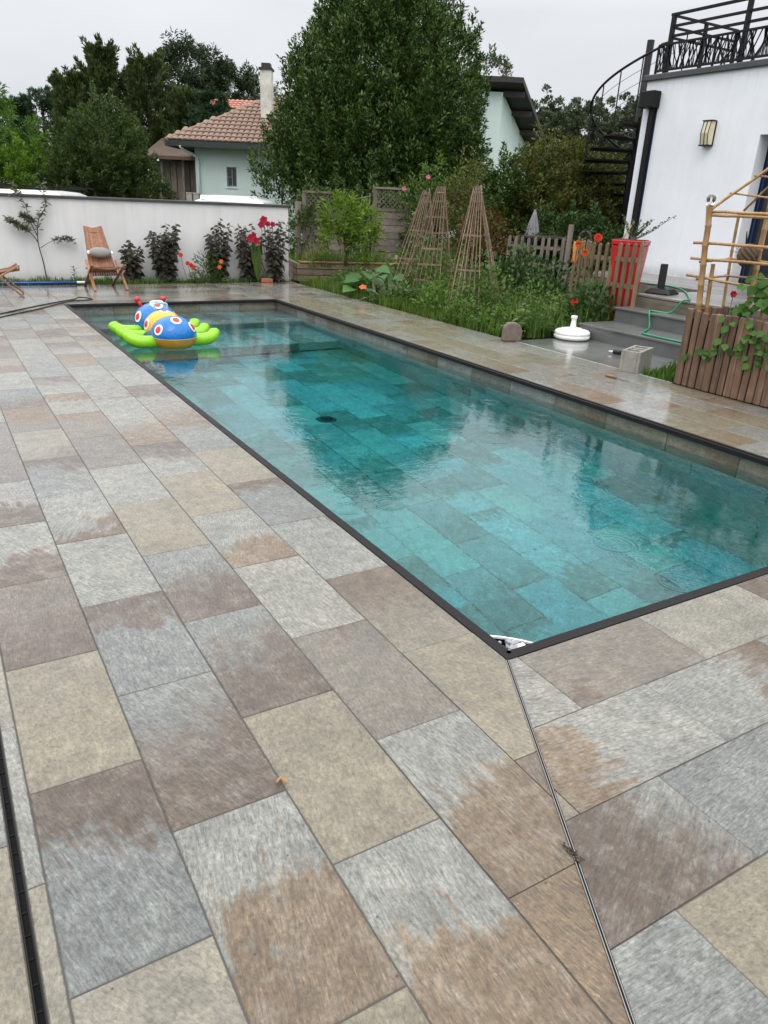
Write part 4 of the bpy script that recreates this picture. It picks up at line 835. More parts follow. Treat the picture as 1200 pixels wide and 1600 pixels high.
# ================================================================ vans behind the wall
M['vanwhite'] = simple('white_van_paint', (.74, .75, .77), .25, .03, 2); M['tyre'] = simple('tyre_rubber', (.02, .02, .02), .8)
def van(label, c, ang, L=4.6, H=1.95, W=1.8, rack=False, z=-.52):
    t = thing('white_van', label, 'van', (c[0], c[1], z), 'white vans parked behind the wall'); ca, sa = math.cos(ang), math.sin(ang)
    def P(x, y, zz): return (c[0]+x*ca-y*sa, c[1]+x*sa+y*ca, z+zz)
    prof = [(-L/2, .35), (L/2-.1, .35), (L/2, .55), (L/2-.03, .95), (L/2-.55, 1.12), (L/2-1.35, H-.18), (L/2-1.75, H-.03), (0, H), (-L/2+.5, H-.02), (-L/2+.12, H-.10), (-L/2+.02, H-.30)]
    mb = MB(); n = len(prof); rows = [(-W/2, .0), (-W/2+.0, .0), (W/2, 0), (W/2, 0)]
    secs = [(-W/2, .90), (-W/2+.10, 1.0), (W/2-.10, 1.0), (W/2, .90)]
    for y, k in secs:
        for x, zz in prof: mb.v.append(P(x*(.985 if k < 1 else 1), y, zz if zz < 1.0 else 1.0+(zz-1.0)*(k if k < 1 else 1)))
    for i in range(3):
        for j in range(n): j2 = (j+1) % n; mb.f.append((i*n+j, i*n+j2, (i+1)*n+j2, (i+1)*n+j))
    mb.f.append(tuple(reversed(range(n)))); mb.f.append(tuple(3*n+j for j in range(n))); mb.build('body', M['vanwhite'], t, bev=.02)
    for s in (-1, 1):
        y = s*(W/2+.004); x0, x1 = L/2-1.55, L/2-.75
        MB().add([P(x0, y, 1.12), P(x1, y, 1.12), P(x0+.2, y-s*.03, 1.55), P(x0, y-s*.03, 1.58)], [(0, 1, 2, 3)]).build('side_window', M['window'], t)
        for x in (-L/2+.85, L/2-.85):
            w_ = MB().tube([P(x, y-s*.2, .32), P(x, y+s*.01, .32)], .32, 16).build('wheel', M['tyre'], t); MB().tube([P(x, y, .32), P(x, y+s*.015, .32)], .19, 12).build('rim', M['greypl'], w_)
    MB().add([P(L/2-.60, -W/2+.16, 1.16), P(L/2-.60, W/2-.16, 1.16), P(L/2-1.30, W/2-.2, H-.22), P(L/2-1.30, -W/2+.2, H-.22)], [(0, 1, 2, 3)]).build('windscreen', M['window'], t)
    if rack:
        for x in (-1.2, -.2, .6): MB().bar(P(x, -W/2+.1, H+.05), P(x, W/2-.1, H+.05), .04, .03).build('rack_bar', M['black'], t)
        for s in (-1, 1): MB().bar(P(-1.4, s*(W/2-.15), H+.08), P(.8, s*(W/2-.15), H+.08), .03, .03).build('rack_rail', M['black'], t)
    else:
        for s in (-1, 1): MB().bar(P(-L/2+.5, s*(W/2-.2), H+.003), P(L/2-1.9, s*(W/2-.2), H+.003), .03, .02).build('roof_rib', M['vanwhite'], t)
van('white van with a dark roof rack, its roof just showing above the wall', (1.35, 19.1), -.53, rack=True, H=1.86, L=4.4)
van('white van with a smooth rounded roof in front of the pale green house', (4.75, 17.55), math.pi-.54, H=1.92, L=3.2)

# ================================================================ fence with lattice panels
F0 = Vector((6.15, 15.2, 0)); fd = Vector((.894, -.448, 0)); fn = Vector((.448, .894, 0))
def fq(u, z, n=0.0): v = F0+fd*u+fn*n; return (v.x, v.y, z)
def panel(label, u0, u1, zt, zb=-.05):
    t = thing('lattice_panel', label, 'fence panel', fq((u0+u1)/2, 0), 'lattice topped fence panels')
    for u in (u0, u1): MB().bar(fq(u, zb-.1), fq(u, zt), .075, .06).build('post', M['wood_grey'], t)
    MB().bar(fq(u0-.05, zt+.02), fq(u1+.05, zt+.02), .09, .045).build('top_rail', M['wood_greyx'], t); zl = zt-.44
    MB().bar(fq(u0+.04, zl), fq(u1-.04, zl), .05, .06).build('mid_rail', M['wood_greyx'], t)
    wd = u1-u0-.075; hh = .40; st = .105; c = u0+.0375
    for s in (1, -1):
        k = -hh
        while k < wd:
            a = max(k, 0); b = min(k+hh, wd); za, zb_ = a-k, b-k
            if b-a > .03:
                zz = lambda v: zt-.02-(v if s > 0 else hh-v)
                MB().bar(fq(c+a, zz(za), .006*s), fq(c+b, zz(zb_), .006*s), .012, .026, up=(fn.x, fn.y, 0)).build('lattice_slat', M['wood_greyx'], t)
            k += st
    z = zl-.04; i = 0
    while z > zb+.05:
        h_ = .145; MB().add([fq(u0+.04, z-h_, -.012), fq(u1-.04, z-h_, -.012), fq(u1-.04, z-h_, .012), fq(u0+.04, z-h_, .012), fq(u0+.04, z, -.004), fq(u1-.04, z, -.004), fq(u1-.04, z, .014), fq(u0+.04, z, .014)], [(3, 2, 1, 0), (4, 5, 6, 7), (0, 1, 5, 4), (1, 2, 6, 5), (2, 3, 7, 6), (3, 0, 4, 7)]).build('board', M['wood_greyx'], t); z -= h_+.012 if i % 2 else h_-.004; i += 1
def trellis(label, u0, u1, z0, z1, zt1, step=.17):
    t = thing('square_trellis', label, 'trellis', fq((u0+u1)/2, 0), 'open square trellis pieces')
    n = int((u1-u0)/step)
    for k in range(n+1): u = u0+(u1-u0)*k/n; MB().bar(fq(u, z0), fq(u, z1+(zt1-z1)*k/n), .022, .014, up=(fn.x, fn.y, 0)).build('upright_lath', M['wood_grey'], t)
    z = z0+.1
    while z < z1+.02: MB().bar(fq(u0-.02, z, -.012), fq(u1+.02, z+(zt1-z1), -.012), .022, .014, up=(fn.x, fn.y, 0)).build('cross_lath', M['wood_greyx'], t); z += step
panel('weathered lattice topped fence panel on the left beside the white wall', .10, .98, 1.55); trellis('open square trellis between the two lattice panels', 1.05, 1.60, .3, 1.48, 1.60)
panel('weathered lattice topped fence panel on the right behind the obelisks', 1.72, 2.46, 1.70); trellis('open square trellis right of the second lattice panel, behind the obelisks', 2.55, 3.15, .3, 1.63, 1.63)
mb = MB().bar(fq(-.05, -.2), fq(-.05, 1.36), .1, .1); single('fence_post', mb, M['wood_grey'], 'thick weathered post at the left end of the lattice fence', 'post', loc=fq(-.05, 0))
rp = thing('rose_support', 'weathered rail frame carrying the climbing rose right of the trellis', 'trellis', fq(3.6, 0))
MB().bar(fq(3.1, 1.67), fq(4.05, 1.70), .05, .05).build('top_rail', M['wood_greyx'], rp)
for u in (3.2, 4.0): MB().bar(fq(u, -.1), fq(u, 1.68), .06, .06).build('post', M['wood_grey'], rp)
# ---------------------------------------------------------------- raised timber beds
def bed(label, p0, p1, depth, h, soil=True):
    t = thing('raised_bed', label, 'raised bed', (p0[0], p0[1], 0), 'raised timber beds')
    a = Vector((p0[0], p0[1], 0)); b = Vector((p1[0], p1[1], 0)); d = (b-a).normalized(); n = Vector((-d.y, d.x, 0))
    for k in range(3):
        z = h/3*(k+.5); s = random.uniform(-.01, .01)
        MB().bar(a+n*s+Vector((0, 0, z)), b+n*s+Vector((0, 0, z)), .07, h/3-.012).build('sleeper', M['timber'], t, bev=.006)
        MB().bar(a+n*.05+Vector((0, 0, z)), a+n*depth+Vector((0, 0, z)), .07, h/3-.012).build('sleeper', M['timber'], t, bev=.006)
    MB().bar(a+d*.05+Vector((0, 0, h+.015)), b+Vector((0, 0, h+.015)), .11, .028).build('cap_board', M['timber_top'], t, bev=.004)
    q = [a+n*.04+d*.04, b+n*.04, b+n*depth, a+n*depth+d*.04]; MB().prism([(v.x, v.y) for v in q], 0, h-.06).build('soil', M['soil'], t)
    return t
bed('raised timber bed with the lemon tree beside the white wall', (4.42, 11.55), (6.6, 10.95), 1.3, .33)
bed('raised timber bed further right behind the obelisks', (6.75, 11.9), (9.0, 10.4), 1.2, .38)
# ---------------------------------------------------------------- willow obelisks
def obelisk(label, base, apex, h, rad, rot, rods=6, rungs=7, legs=3):
    t = thing('willow_obelisk', label, 'plant support', (base[0], base[1], 0), 'willow obelisks in the vegetable bed')
    ap = Vector(apex)
    for l in range(legs):
        a = rot+2*math.pi*l/legs; w = .34
        ft = Vector((base[0]+math.cos(a)*rad, base[1]+math.sin(a)*rad, -.02)); tg = Vector((-math.sin(a), math.cos(a), 0))
        for k in range(rods):
            u = (k/(rods-1)-.5); p0 = ft+tg*(u*w*1.35); p1 = ap+tg*(u*.11)+Vector((math.cos(a), math.sin(a), 0))*.03
            m1 = p0.lerp(p1, .5)+Vector((random.uniform(-1, 1), random.uniform(-1, 1), 0))*.012
            MB().tube([p0, m1, p1+Vector((0, 0, random.uniform(-.02, .05)))], [.0062, .0062, .0055], 6).build('rod', M['willow'], t)
        for k in range(rungs):
            f = .10+.80*k/(rungs-1); c = ft.lerp(ap, f); ww = (w*1.35*(1-f)+.11*f)/2+.02
            MB().bar(c-tg*ww+Vector((0, 0, 0)), c+tg*ww, .014, .022).build('rung', M['willow'], t)
    MB().tube([ap+Vector((math.cos(x)*.065, math.sin(x)*.065, -.05)) for x in np.linspace(0, 6.3, 14)], .008, 5).build('binding', M['willow'], t)
obelisk('front willow obelisk of tied rods with short rungs facing the pool', (5.15, 8.35), (5.30, 8.30, 1.64), 1.64, .42, R(235))
obelisk('rear willow obelisk half hidden behind the front one on the left', (5.55, 9.35), (5.75, 9.35, 1.62), 1.62, .45, R(215), rungs=4)
obelisk('right hand willow obelisk overgrown at the foot, nearest the picket fence', (5.15, 7.1), (5.42, 7.55, 1.66), 1.66, .40, R(215), rods=6, rungs=4)
# ---------------------------------------------------------------- picket fences
def pickets(name, label, a, b, za, zb, h, sp, mat, wd=.052):
    t = thing(name, label, 'fence', (a[0], a[1], za)); A = Vector((a[0], a[1], za)); B = Vector((b[0], b[1], zb)); d = (B-A); L = d.length; d.normalize(); n = int(L/sp); pn = Vector((d.y, -d.x, 0)).normalized()
    for k in range(n+1):
        c = A.lerp(B, k/n); tz = c.z+h+random.uniform(-.02, .02); w2 = wd/2; p0 = c-d*w2; p1 = c+d*w2; ln = d*random.uniform(-.012, .012)
        f = [Vector((p0.x, p0.y, c.z)), Vector((p1.x, p1.y, c.z)), Vector((p1.x, p1.y, tz-.02))+ln, Vector((c.x, c.y, tz))+ln, Vector((p0.x, p0.y, tz-.02))+ln]; f2 = [v-pn*.018 for v in f]
        MB().add(f+f2, [(0, 1, 2, 3, 4), (9, 8, 7, 6, 5)]+[(i, i+5, (i+1) % 5+5, (i+1) % 5) for i in range(5)]).build('picket', M[mat], t)
    for f in (.35, .75): MB().bar(A+pn*.012+Vector((0, 0, h*f)), B+pn*.012+Vector((0, 0, h*f)), .05, .022, up=(pn.x, pn.y, 0)).build('rail', M[mat], t)
    return t
pickets('picket_fence', 'mossy picket fence in front of the red pot beside the deck', (6.08, 5.02), (6.38, 6.45), .30, .25, .80, .138, 'wood_pick', .062)
pickets('picket_fence', 'grey weathered picket fence further back beside the dark table', (7.45, 7.85), (6.95, 8.60), .35, .35, .66, .112, 'wood_grey')
single('gate_post', MB().bar((7.50, 7.78, .0), (7.53, 7.80, 1.22), .075, .075), M['wood_grey'], 'tall grey post at the right end of the rear picket fence', 'post', loc=(7.5, 7.78, 0), bev=.006)
pickets('picket_fence', 'short mossy picket piece between the tall post and the front pickets', (7.55, 7.62), (7.25, 7.0), .38, .34, .66, .12, 'wood_pick', .058)
# ---------------------------------------------------------------- things around the deck
def frustum(mb, c, a0, a1, h, rz=0.0):
    for a, z in ((a0, 0), (a1, h)):
        for sx, sy in ((-1, -1), (1, -1), (1, 1), (-1, 1)): x, y = sx*a/2, sy*a/2; mb.v.append((c[0]+x*math.cos(rz)-y*math.sin(rz), c[1]+x*math.sin(rz)+y*math.cos(rz), c[2]+z))
    k = len(mb.v)-8; mb.f += [(k+3, k+2, k+1, k), (k+4, k+5, k+6, k+7)]+[(k+i, k+(i+1) % 4, k+4+(i+1) % 4, k+4+i) for i in range(4)]; return mb
pc = (6.42, 5.52, .0)
rpo = thing('red_planter', 'tall tapered red square planter behind the mossy pickets', 'planter', pc)
frustum(MB(), pc, .25, .40, 1.05, .55).build('pot', M['red_pl'], rpo, bev=.012); frustum(MB(), (pc[0], pc[1], pc[2]+1.052), .415, .425, .06, .55).build('rim', M['red_pl'], rpo, bev=.008); frustum(MB(), (pc[0], pc[1], pc[2]+1.1125), .37, .37, .006, .55).build('soil', M['soil'], rpo)
pp = thing('planter_shrub', 'sparse small leaved branches growing out of the red planter', 'plant', (pc[0], pc[1], 1.11))
Ps = []; Ds = []; Ns = []
for k in range(9):
    a = -.9+k*.32; ln = random.uniform(.25, .42); d = Vector((math.cos(a)*.8, math.sin(a)*.8-.2, random.uniform(.3, .8))).normalized()
    if k == 1: d = Vector((.75, -.55, .45)).normalized(); ln = .55
    p = [Vector((pc[0], pc[1], 1.11))+d*(ln*f)+Vector((0, 0, .08*f*f)) for f in (0, .35, .7, 1)]; MB().tube(p, [.006, .005, .004, .002], 5).build('twig', M['bark'], pp)
    for j in range(26): q = p[0].lerp(p[3], .25+.75*j/26); Ps.append(tuple(q)); u = Vector((random.gauss(0, 1), random.gauss(0, 1), random.gauss(.3, .6))); Ds.append(tuple(u)); Ns.append((random.gauss(0, 1), random.gauss(0, 1), 1))
leaves('leaves', Ps, Ds, Ns, .036, .02, LM['darkg'], pp)
bs = thing('black_parasol_base', 'black parasol base with a square post on the wooden deck', 'parasol base', (6.54, 5.0, .5))
frustum(MB(), (6.54, 5.0, .503), .36, .20, .075, .3).build('foot', M['blackplastic'], bs, bev=.02); MB().bar((6.52, 5.01, .57), (6.54, 5.03, .86), .085, .085).build('sleeve', M['blackplastic'], bs, bev=.006)
wb = (5.10, 5.02)
wp = thing('white_parasol_base', 'round white plastic parasol base on the grey slab', 'parasol base', (wb[0], wb[1], 0))
MB().lathe([(.02, 0), (.19, 0), (.212, .015), (.215, .045), (.205, .052), (.207, .058), (.212, .066), (.208, .088), (.185, .105), (.06, .118), (.02, .12)], (wb[0], wb[1], .002), 36).build('base', M['white_pl'], wp, smooth=True)
MB().lathe([(.02, .11), (.042, .112), (.034, .16), (.028, .225), (.03, .238), (.038, .242), (.038, .272), (.02, .274)], (wb[0], wb[1], 0), 20).build('neck', M['white_pl'], wp, smooth=True)
for k in range(6): a = k*1.047; MB().bar((wb[0]+.04*math.cos(a), wb[1]+.04*math.sin(a), .13), (wb[0]+.14*math.cos(a), wb[1]+.14*math.sin(a), .112), .012, .02).build('rib', M['white_pl'], wp)
mb = MB(); pf_ = [(-.11, 0), (.11, 0), (.115, .10), (.095, .175), (.04, .215), (-.06, .21), (-.105, .16)]
for s in (-.045, .045):
    for x, z in pf_: mb.v.append((4.24+x*.93+s*.35, 5.12-x*.36+s*.93, z))
n_ = len(pf_); mb.f += [tuple(reversed(range(n_))), tuple(n_+i for i in range(n_))]+[(i, (i+1) % n_, n_+(i+1) % n_, n_+i) for i in range(n_)]
single('stone_slab', mb, M['stoneslab'], 'rough brownish stone slab standing upright at the edge of the bed', 'stone', loc=(4.24, 5.12, 0), bev=.012)
cb = thing('cinder_block', 'hollow grey concrete block standing on the terrace edge', 'concrete block', (4.42, 3.40, 0))
ang = R(24); ca, sa = math.cos(ang), math.sin(ang)
def cbp(x, y): return (4.42+x*ca-y*sa, 3.42+x*sa+y*ca)
def cbox(x0, y0, x1, y1, z0, z1, nm='shell'): MB().prism([cbp(x0, y0), cbp(x1, y0), cbp(x1, y1), cbp(x0, y1)], z0, z1).build(nm, M['conc'], cb, bev=.003)
cbox(-.20, -.095, .20, -.065, 0, .205, 'face'); cbox(-.20, .065, .20, .095, 0, .205, 'face')
for x in (-.2, -.065, .035, .17): cbox(x, -.0645, x+.03, .0645, .001, .203, 'web')
cbox(-.169, -.064, .169, .064, .02, .05, 'inner_web')
slc = thing('sealant_cartridge', 'white tipped black sealant cartridge lying on the grey slab', 'tube', (4.85, 4.05, 0))
MB().tube([(4.865, 4.02, .026), (4.84, 4.10, .026)], .024, 12).build('cartridge', M['blackplastic'], slc, smooth=True); MB().tube([(4.84, 4.101, .026), (4.825, 4.16, .026)], [.012, .004], 8).build('nozzle', M['white_pl'], slc, smooth=True)
kn = thing('putty_knife', 'scraper with a wooden handle lying on the wet terrace', 'hand tool', (3.89, 3.2, 0))
MB().tube([(3.87, 3.28, .013), (3.885, 3.20, .014), (3.895, 3.165, .011)], [.010, .013, .008], 8).build('handle', M['timber_top'], kn, smooth=True); MB().bar((3.896, 3.16, .008), (3.915, 3.04, .003), .018, .002).build('blade', M['steel'], kn)
M['hose'] = simple('green_hose', (.015, .22, .11), .35, .1, 6)
hz_ = [(7.4, 5.95, .512), (7.45, 5.6, .512), (7.1, 5.1, .512), (6.5, 4.55, .512), (6.22, 4.32, .515), (6.14, 4.35, .50), (6.09, 4.45, .358), (5.95, 4.62, .357), (5.84, 4.55, .35), (5.80, 4.48, .20), (5.6, 4.35, .183), (5.42, 4.24, .183), (5.36, 4.1, .183), (5.35, 3.6, .183), (5.4, 3.2, .183)]
def smooth_path(p, n=6):
    p = [Vector(v) for v in p]; out = []
    for i in range(len(p)-1):
        p0, p1, p2, p3 = p[max(i-1, 0)], p[i], p[i+1], p[min(i+2, len(p)-1)]
        for k in range(n):
            t = k/n; out.append(.5*((2*p1)+(p2-p0)*t+(2*p0-5*p1+4*p2-p3)*t*t+(3*p1-p0-3*p2+p3)*t*t*t))
    return out+[p[-1]]
single('garden_hose', MB().tube(smooth_path(hz_), .011, 8), M['hose'], 'green garden hose trailing down the grey steps', 'hose', smooth=True, loc=(5.9, 4.6, 0))
cp_ = [(-1.4, 7.6, .009), (-.85, 8.42, .009), (-.35, 9.05, .009), (.06, 9.50, .009), (.2, 9.62, .010), (.28, 9.72, .022), (.40, 9.70, .012), (.43, 9.58, .010), (.30, 9.49, .010), (.10, 9.42, .010), (-.33, 8.82, .009), (-.8, 8.25, .009), (-1.6, 7.2, .009)]
single('black_cable', MB().tube(smooth_path(cp_), .008, 8), M['blackplastic'], 'looped black cable lying on the terrace at the far left pool corner', 'cable', smooth=True, loc=(0, 9.3, 0))
bp = thing('blue_pole', 'blue telescopic pool pole lying along the planting strip', 'pole', (.2, 11.47, .03)); M['blue'] = simple('blue_aluminium', (.015, .08, .42), .3, .05, 4)
MB().tube([(-.9, 11.50, .035), (.62, 11.46, .035)], .016, 10).build('shaft', M['blue'], bp, smooth=True); MB().tube([(-.9, 11.55, .018), (.5, 11.53, .018)], .013, 10).build('second_shaft', simple('pale_blue', (.25, .38, .6), .4), bp, smooth=True); MB().tube([(.55, 11.46, .035), (.68, 11.455, .035)], .020, 8).build('grip', M['white_pl'], bp)
# ---------------------------------------------------------------- table, parasol and bits behind the rear picket fence
tb2 = thing('dark_garden_table', 'dark wooden garden table behind the rear picket fence', 'table', (7.85, 8.75, 0))
for k in range(5): MB().bar(Vector((7.40, 8.72, .985))+Vector((.04, .07, 0))*k*1.3, Vector((8.05, 8.30, .985))+Vector((.04, .07, 0))*k*1.3, .095, .03).build('top_slat', M['darkwood'], tb2)
for a, b in ((7.5, 8.72), (8.0, 8.4), (7.7, 9.05), (8.2, 8.7)): MB().bar((a, b, 0), (a, b, .97), .06, .06).build('leg', M['darkwood'], tb2)
cpz = thing('closed_parasol', 'folded grey parasol standing behind the dark table', 'parasol', (7.9, 9.15, 0)); M['grey_fabric'] = simple('grey_parasol_cloth', (.20, .19, .21), .85, .12, 20)
mb = MB(); nn = 28
for z, r in ((.86, .105), (.95, .115), (1.05, .10), (1.2, .07), (1.32, .04), (1.39, .018)):
    for j in range(nn): a = 6.283*j/nn; q = r*(1+.28*math.sin(a*7+z*3)); mb.v.append((7.9+q*math.cos(a), 9.13+q*math.sin(a), z))
for i in range(5):
    for j in range(nn): j2 = (j+1) % nn; mb.f.append((i*nn+j, i*nn+j2, (i+1)*nn+j2, (i+1)*nn+j))
mb.f.append(tuple(5*nn+j for j in range(nn))); mb.build('cloth', M['grey_fabric'], cpz, smooth=True); MB().tube([(7.9, 9.13, 0), (7.9, 9.13, 1.42)], .02, 8).build('pole', M['greypl'], cpz)
hr_ = thing('heart_ornament', 'dark heart shaped wicker ornament hanging behind the pickets', 'ornament', (7.75, 7.7, .98))
for s in (-1, 1): MB().tube([Vector((7.78, 7.72, .95))+Vector((.5, -.86, 0))*(s*.075*math.sin(t)*1.3)+Vector((0, 0, .14*math.cos(t)*.9+(.05 if t < 1.5 else 0))) for t in np.linspace(.15, 3.14, 12)], .022, 7).build('heart_half', M['darkwood'], hr_, smooth=True)
# white plastic seat and table far behind
ws = thing('white_plastic_table', 'white plastic garden table half hidden behind the bushes', 'table', (10.0, 13.0, .35)); 
MB().lathe([(.02, 0), (.34, 0), (.36, .02), (.34, .035), (.02, .035)], (9.96, 12.95, 1.50), 20).build('top', M['white_pl'], ws)
for k in range(4): a = .4+k*1.571; MB().bar((9.96+.28*math.cos(a), 12.95+.28*math.sin(a), 0), (9.96+.2*math.cos(a), 12.95+.2*math.sin(a), 1.5), .05, .04).build('leg', M['white_pl'], ws)
wc = thing('white_plastic_stool', 'white plastic stool beside the white garden table', 'stool', (10.3, 12.55, .5))
MB().box((10.15, 12.72, 1.32), (.3, .3, .03), .5).build('seat', M['white_pl'], wc, bev=.008)
for sx, sy in ((-1, -1), (1, -1), (1, 1), (-1, 1)): MB().bar((10.15+sx*.15, 12.72+sy*.15, .0), (10.15+sx*.12, 12.72+sy*.12, 1.31), .035, .035).build('leg', M['white_pl'], wc)
# orange cloth on the picket
oc = MB()
for k in range(6):
    for j in range(5): oc.v.append((6.33+.009*k, 6.46-.012*k+.010*math.sin(j*2+k), 1.03-.07*j+.012*math.sin(k*2)))
for k in range(5):
    for j in range(4): a = k*5+j; oc.f.append((a, a+1, a+6, a+5))
o = single('orange_cloth', oc, simple('orange_cloth', (.62, .24, .07), .85, .15, 20), 'orange cloth hanging over the left end of the mossy pickets', 'cloth', loc=(6.35, 6.45, .9), smooth=True)
sm_ = o.modifiers.new('thickness', 'SOLIDIFY'); sm_.thickness = .004
single('bamboo_cane', MB().tube([(6.62, 6.0, .9), (6.86, 5.92, 1.33)], [.012, .011], 8), M['bamboo'], 'slanted bamboo cane leaning behind the mossy pickets', 'cane', loc=(6.62, 6.0, .9), smooth=True)
# ================================================================ reclaimed plank planter with bamboo frame
bx = thing('plank_planter', 'planter box clad in upright reddish brown planks at the right edge', 'planter', (4.27, 2.0, 0))
y_ = 2.815; k = 0
while y_ > -.6:
    wv = random.uniform(.066, .078); h_ = .672+random.uniform(-.012, .012)
    m_ = MB().bb(-.011, -wv/2+.004, 0, .016, wv/2-.004, h_); o = link('plank', m_.mesh('plank', bev=.009), M['wood_red'], bx); o.location = (random.uniform(-.004, .004), y_-wv/2-2.0, .004); o.rotation_euler = (random.uniform(-.018, .018), random.uniform(-.02, .02), random.uniform(-.12, .12)); y_ -= wv; k += 1
for i in range(9):
    m_ = MB().bb(-.036, -.010, 0, .036, .010, .67+random.uniform(-.01, .01)); o = link('plank', m_.mesh('plank', bev=.003), M['wood_red'], bx); o.location = (.05+i*.08, .825, .004)
MB().bb(4.285, -.6, 0, 4.99, 2.80, .60).build('core', M['soil'], bx)
MB().bb(4.99, -.6, 0, 5.01, 2.82, .66).build('back_panel', M['wood_grey'], bx)
bf = thing('bamboo_trellis', 'bamboo pole frame with a pitched cane roof standing in the plank planter', 'plant support', (4.6, 2.4, .6))
def cane(a, b, r0=.013, nm='cane'):
    a = Vector(a); b = Vector(b); L = (b-a).length; n = max(3, int(L/.16)); P = []; r = []
    for i in range(n+1):
        f = i/n; w = Vector((random.uniform(-1, 1), random.uniform(-1, 1), random.uniform(-1, 1)))*.004
        for df, k_ in ((-.012/L, 1), (0, 1.18), (.012/L, 1)):
            g_ = f+df
            if 0 <= g_ <= 1: P.append(a.lerp(b, g_)+w); r.append(r0*k_)
    MB().tube(P, r, 7).build(nm, M['bamboo'], bf, smooth=True)
cane((4.40, 2.80, .55), (4.40, 2.905, 1.52), .026, 'post'); cane((4.46, 2.76, .5), (4.46, 2.80, 1.05), .018, 'post'); cane((5.0, 2.99, .5), (5.0, 3.04, 1.47), .014, 'post')
cane((4.95, 2.70, .5), (4.95, 2.72, 1.86), .024, 'post'); cane((4.40, 1.75, .5), (4.40, 1.76, 1.55), .024, 'post'); cane((4.44, 2.22, .5), (4.44, 2.24, 1.5), .014, 'post')
for z, dz, y0 in ((1.215, .01, 3.0), (1.085, .01, 3.01), (.94, -.035, 3.02), (1.475, -.005, 2.92), (1.445, .0, 2.90)): cane((4.42+random.uniform(-.015, .015), y0, z), (4.42, 1.6, z+dz*2), .0125)
for z in (1.06, .91): cane((4.47, 2.95, z), (4.99, 3.0, z+.02), .010); cane((5.0, 3.05, z+.02), (5.0, 1.5, z+.03), .010)
cane((4.42, 2.90, 1.49), (4.68, 2.33, 2.03), .012); cane((4.42, 1.78, 1.5), (4.66, 2.5, 1.94), .011); cane((4.95, 2.95, 1.5), (4.72, 2.35, 1.95), .011)
for f in (.25, .5, .75): q = Vector((4.42, 2.90, 1.49)).lerp(Vector((4.68, 2.33, 2.03)), f); cane(q+Vector((-.02, .02, 0)), q+Vector((.35, -.25, -.03)), .008)
gj = thing('glass_jar', 'upturned clear glass jar on top of the left bamboo post', 'jar', (4.40, 2.905, 1.50))
MB().lathe([(.022, 0), (.030, .02), (.040, .045), (.041, .075), (.030, .098), (.012, .104)], (4.40, 2.905, 1.505), 20).build('glass', M['glass'], gj, smooth=True)
MB().lathe([(.021, -.008), (.024, -.004), (.024, .012), (.021, .016)], (4.40, 2.905, 1.503), 16).build('neck_ring', M['greypl'], gj)
wk = thing('wicker_basket', 'round brown wicker nest basket hanging inside the bamboo frame', 'basket', (4.8, 2.70, 1.1)); M['wicker'] = simple('dried_wicker', (.10, .065, .04), .9, .4, 40, bump=.01, fine=120)
MB().ell((4.8, 2.72, 1.13), (.085, .085, .10), 18, 12, fn=lambda t, p: 1+.06*math.sin(p*9+t*13)).build('body', M['wicker'], wk)
for k in range(26): a = random.uniform(0, 6.28); z = random.uniform(-.05, .08); p = Vector((4.8+.08*math.cos(a), 2.72+.08*math.sin(a), 1.13+z)); MB().tube([p, p+Vector((math.cos(a)*.05, math.sin(a)*.05, random.uniform(-.03, .04)))], [.002, .001], 4).build('twig', M['wicker'], wk)
MB().tube([(4.8, 2.75, 1.2), (4.79, 2.77, 1.33)], [.012, .004], 6).build('hanging_stem', M['black'], wk)
vn = thing('bean_vine', 'climbing bean vine with broad green leaves over the plank planter', 'plant', (4.35, 2.3, .65))
P = []; D = []; N = []; L = []
def vleaf(p, s=.075):
    P.append(p); D.append((random.gauss(-.35, .35), random.gauss(0, .6), random.gauss(-.35, .4))); N.append((-.8+random.gauss(0, .3), random.gauss(-.4, .3), .6)); L.append(s*random.uniform(.75, 1.3))
for k in range(150): y = random.uniform(1.4, 2.45); vleaf((4.36+random.gauss(.06, .09), y, .70+abs(random.gauss(0, .12))+.08*math.sin(y*7)))
for k in range(34): vleaf((4.40+random.gauss(0, .05), 2.25+random.gauss(0, .06), random.uniform(.75, 1.02)))
for (y0, z0, z1, n) in ((2.42, .66, .30, 10), (2.20, .66, .34, 15), (2.08, .62, .28, 15), (2.0, .6, .4, 8), (2.72, .30, .27, 2), (2.52, .36, .30, 7), (1.85, .6, .3, 12)):
    MB().tube([(4.30, y0, z0+.05), (4.25, y0, (z0+z1)/2), (4.25, y0-.03, z1)], .0025, 4).build('stem', M['hose'], vn)
    for j in range(n): vleaf((4.245, y0+random.gauss(0, .05), z0+(z1-z0)*j/n), .062)
leaves('leaves', P, D, N, np.array(L), np.array(L)*.95, LM['bean'], vn, big=True, droop=.2)
fl_ = thing('red_flower_plant', 'single dark red flower beside the bamboo frame above the planter', 'flower', (4.7, 2.75, .6)); flower(fl_, (4.72, 2.72, .80), .035, M['petal_red'], 6, layers=2); MB().tube([(4.72, 2.72, .55), (4.72, 2.72, .80)], .004, 5).build('stem', M['hose'], fl_)
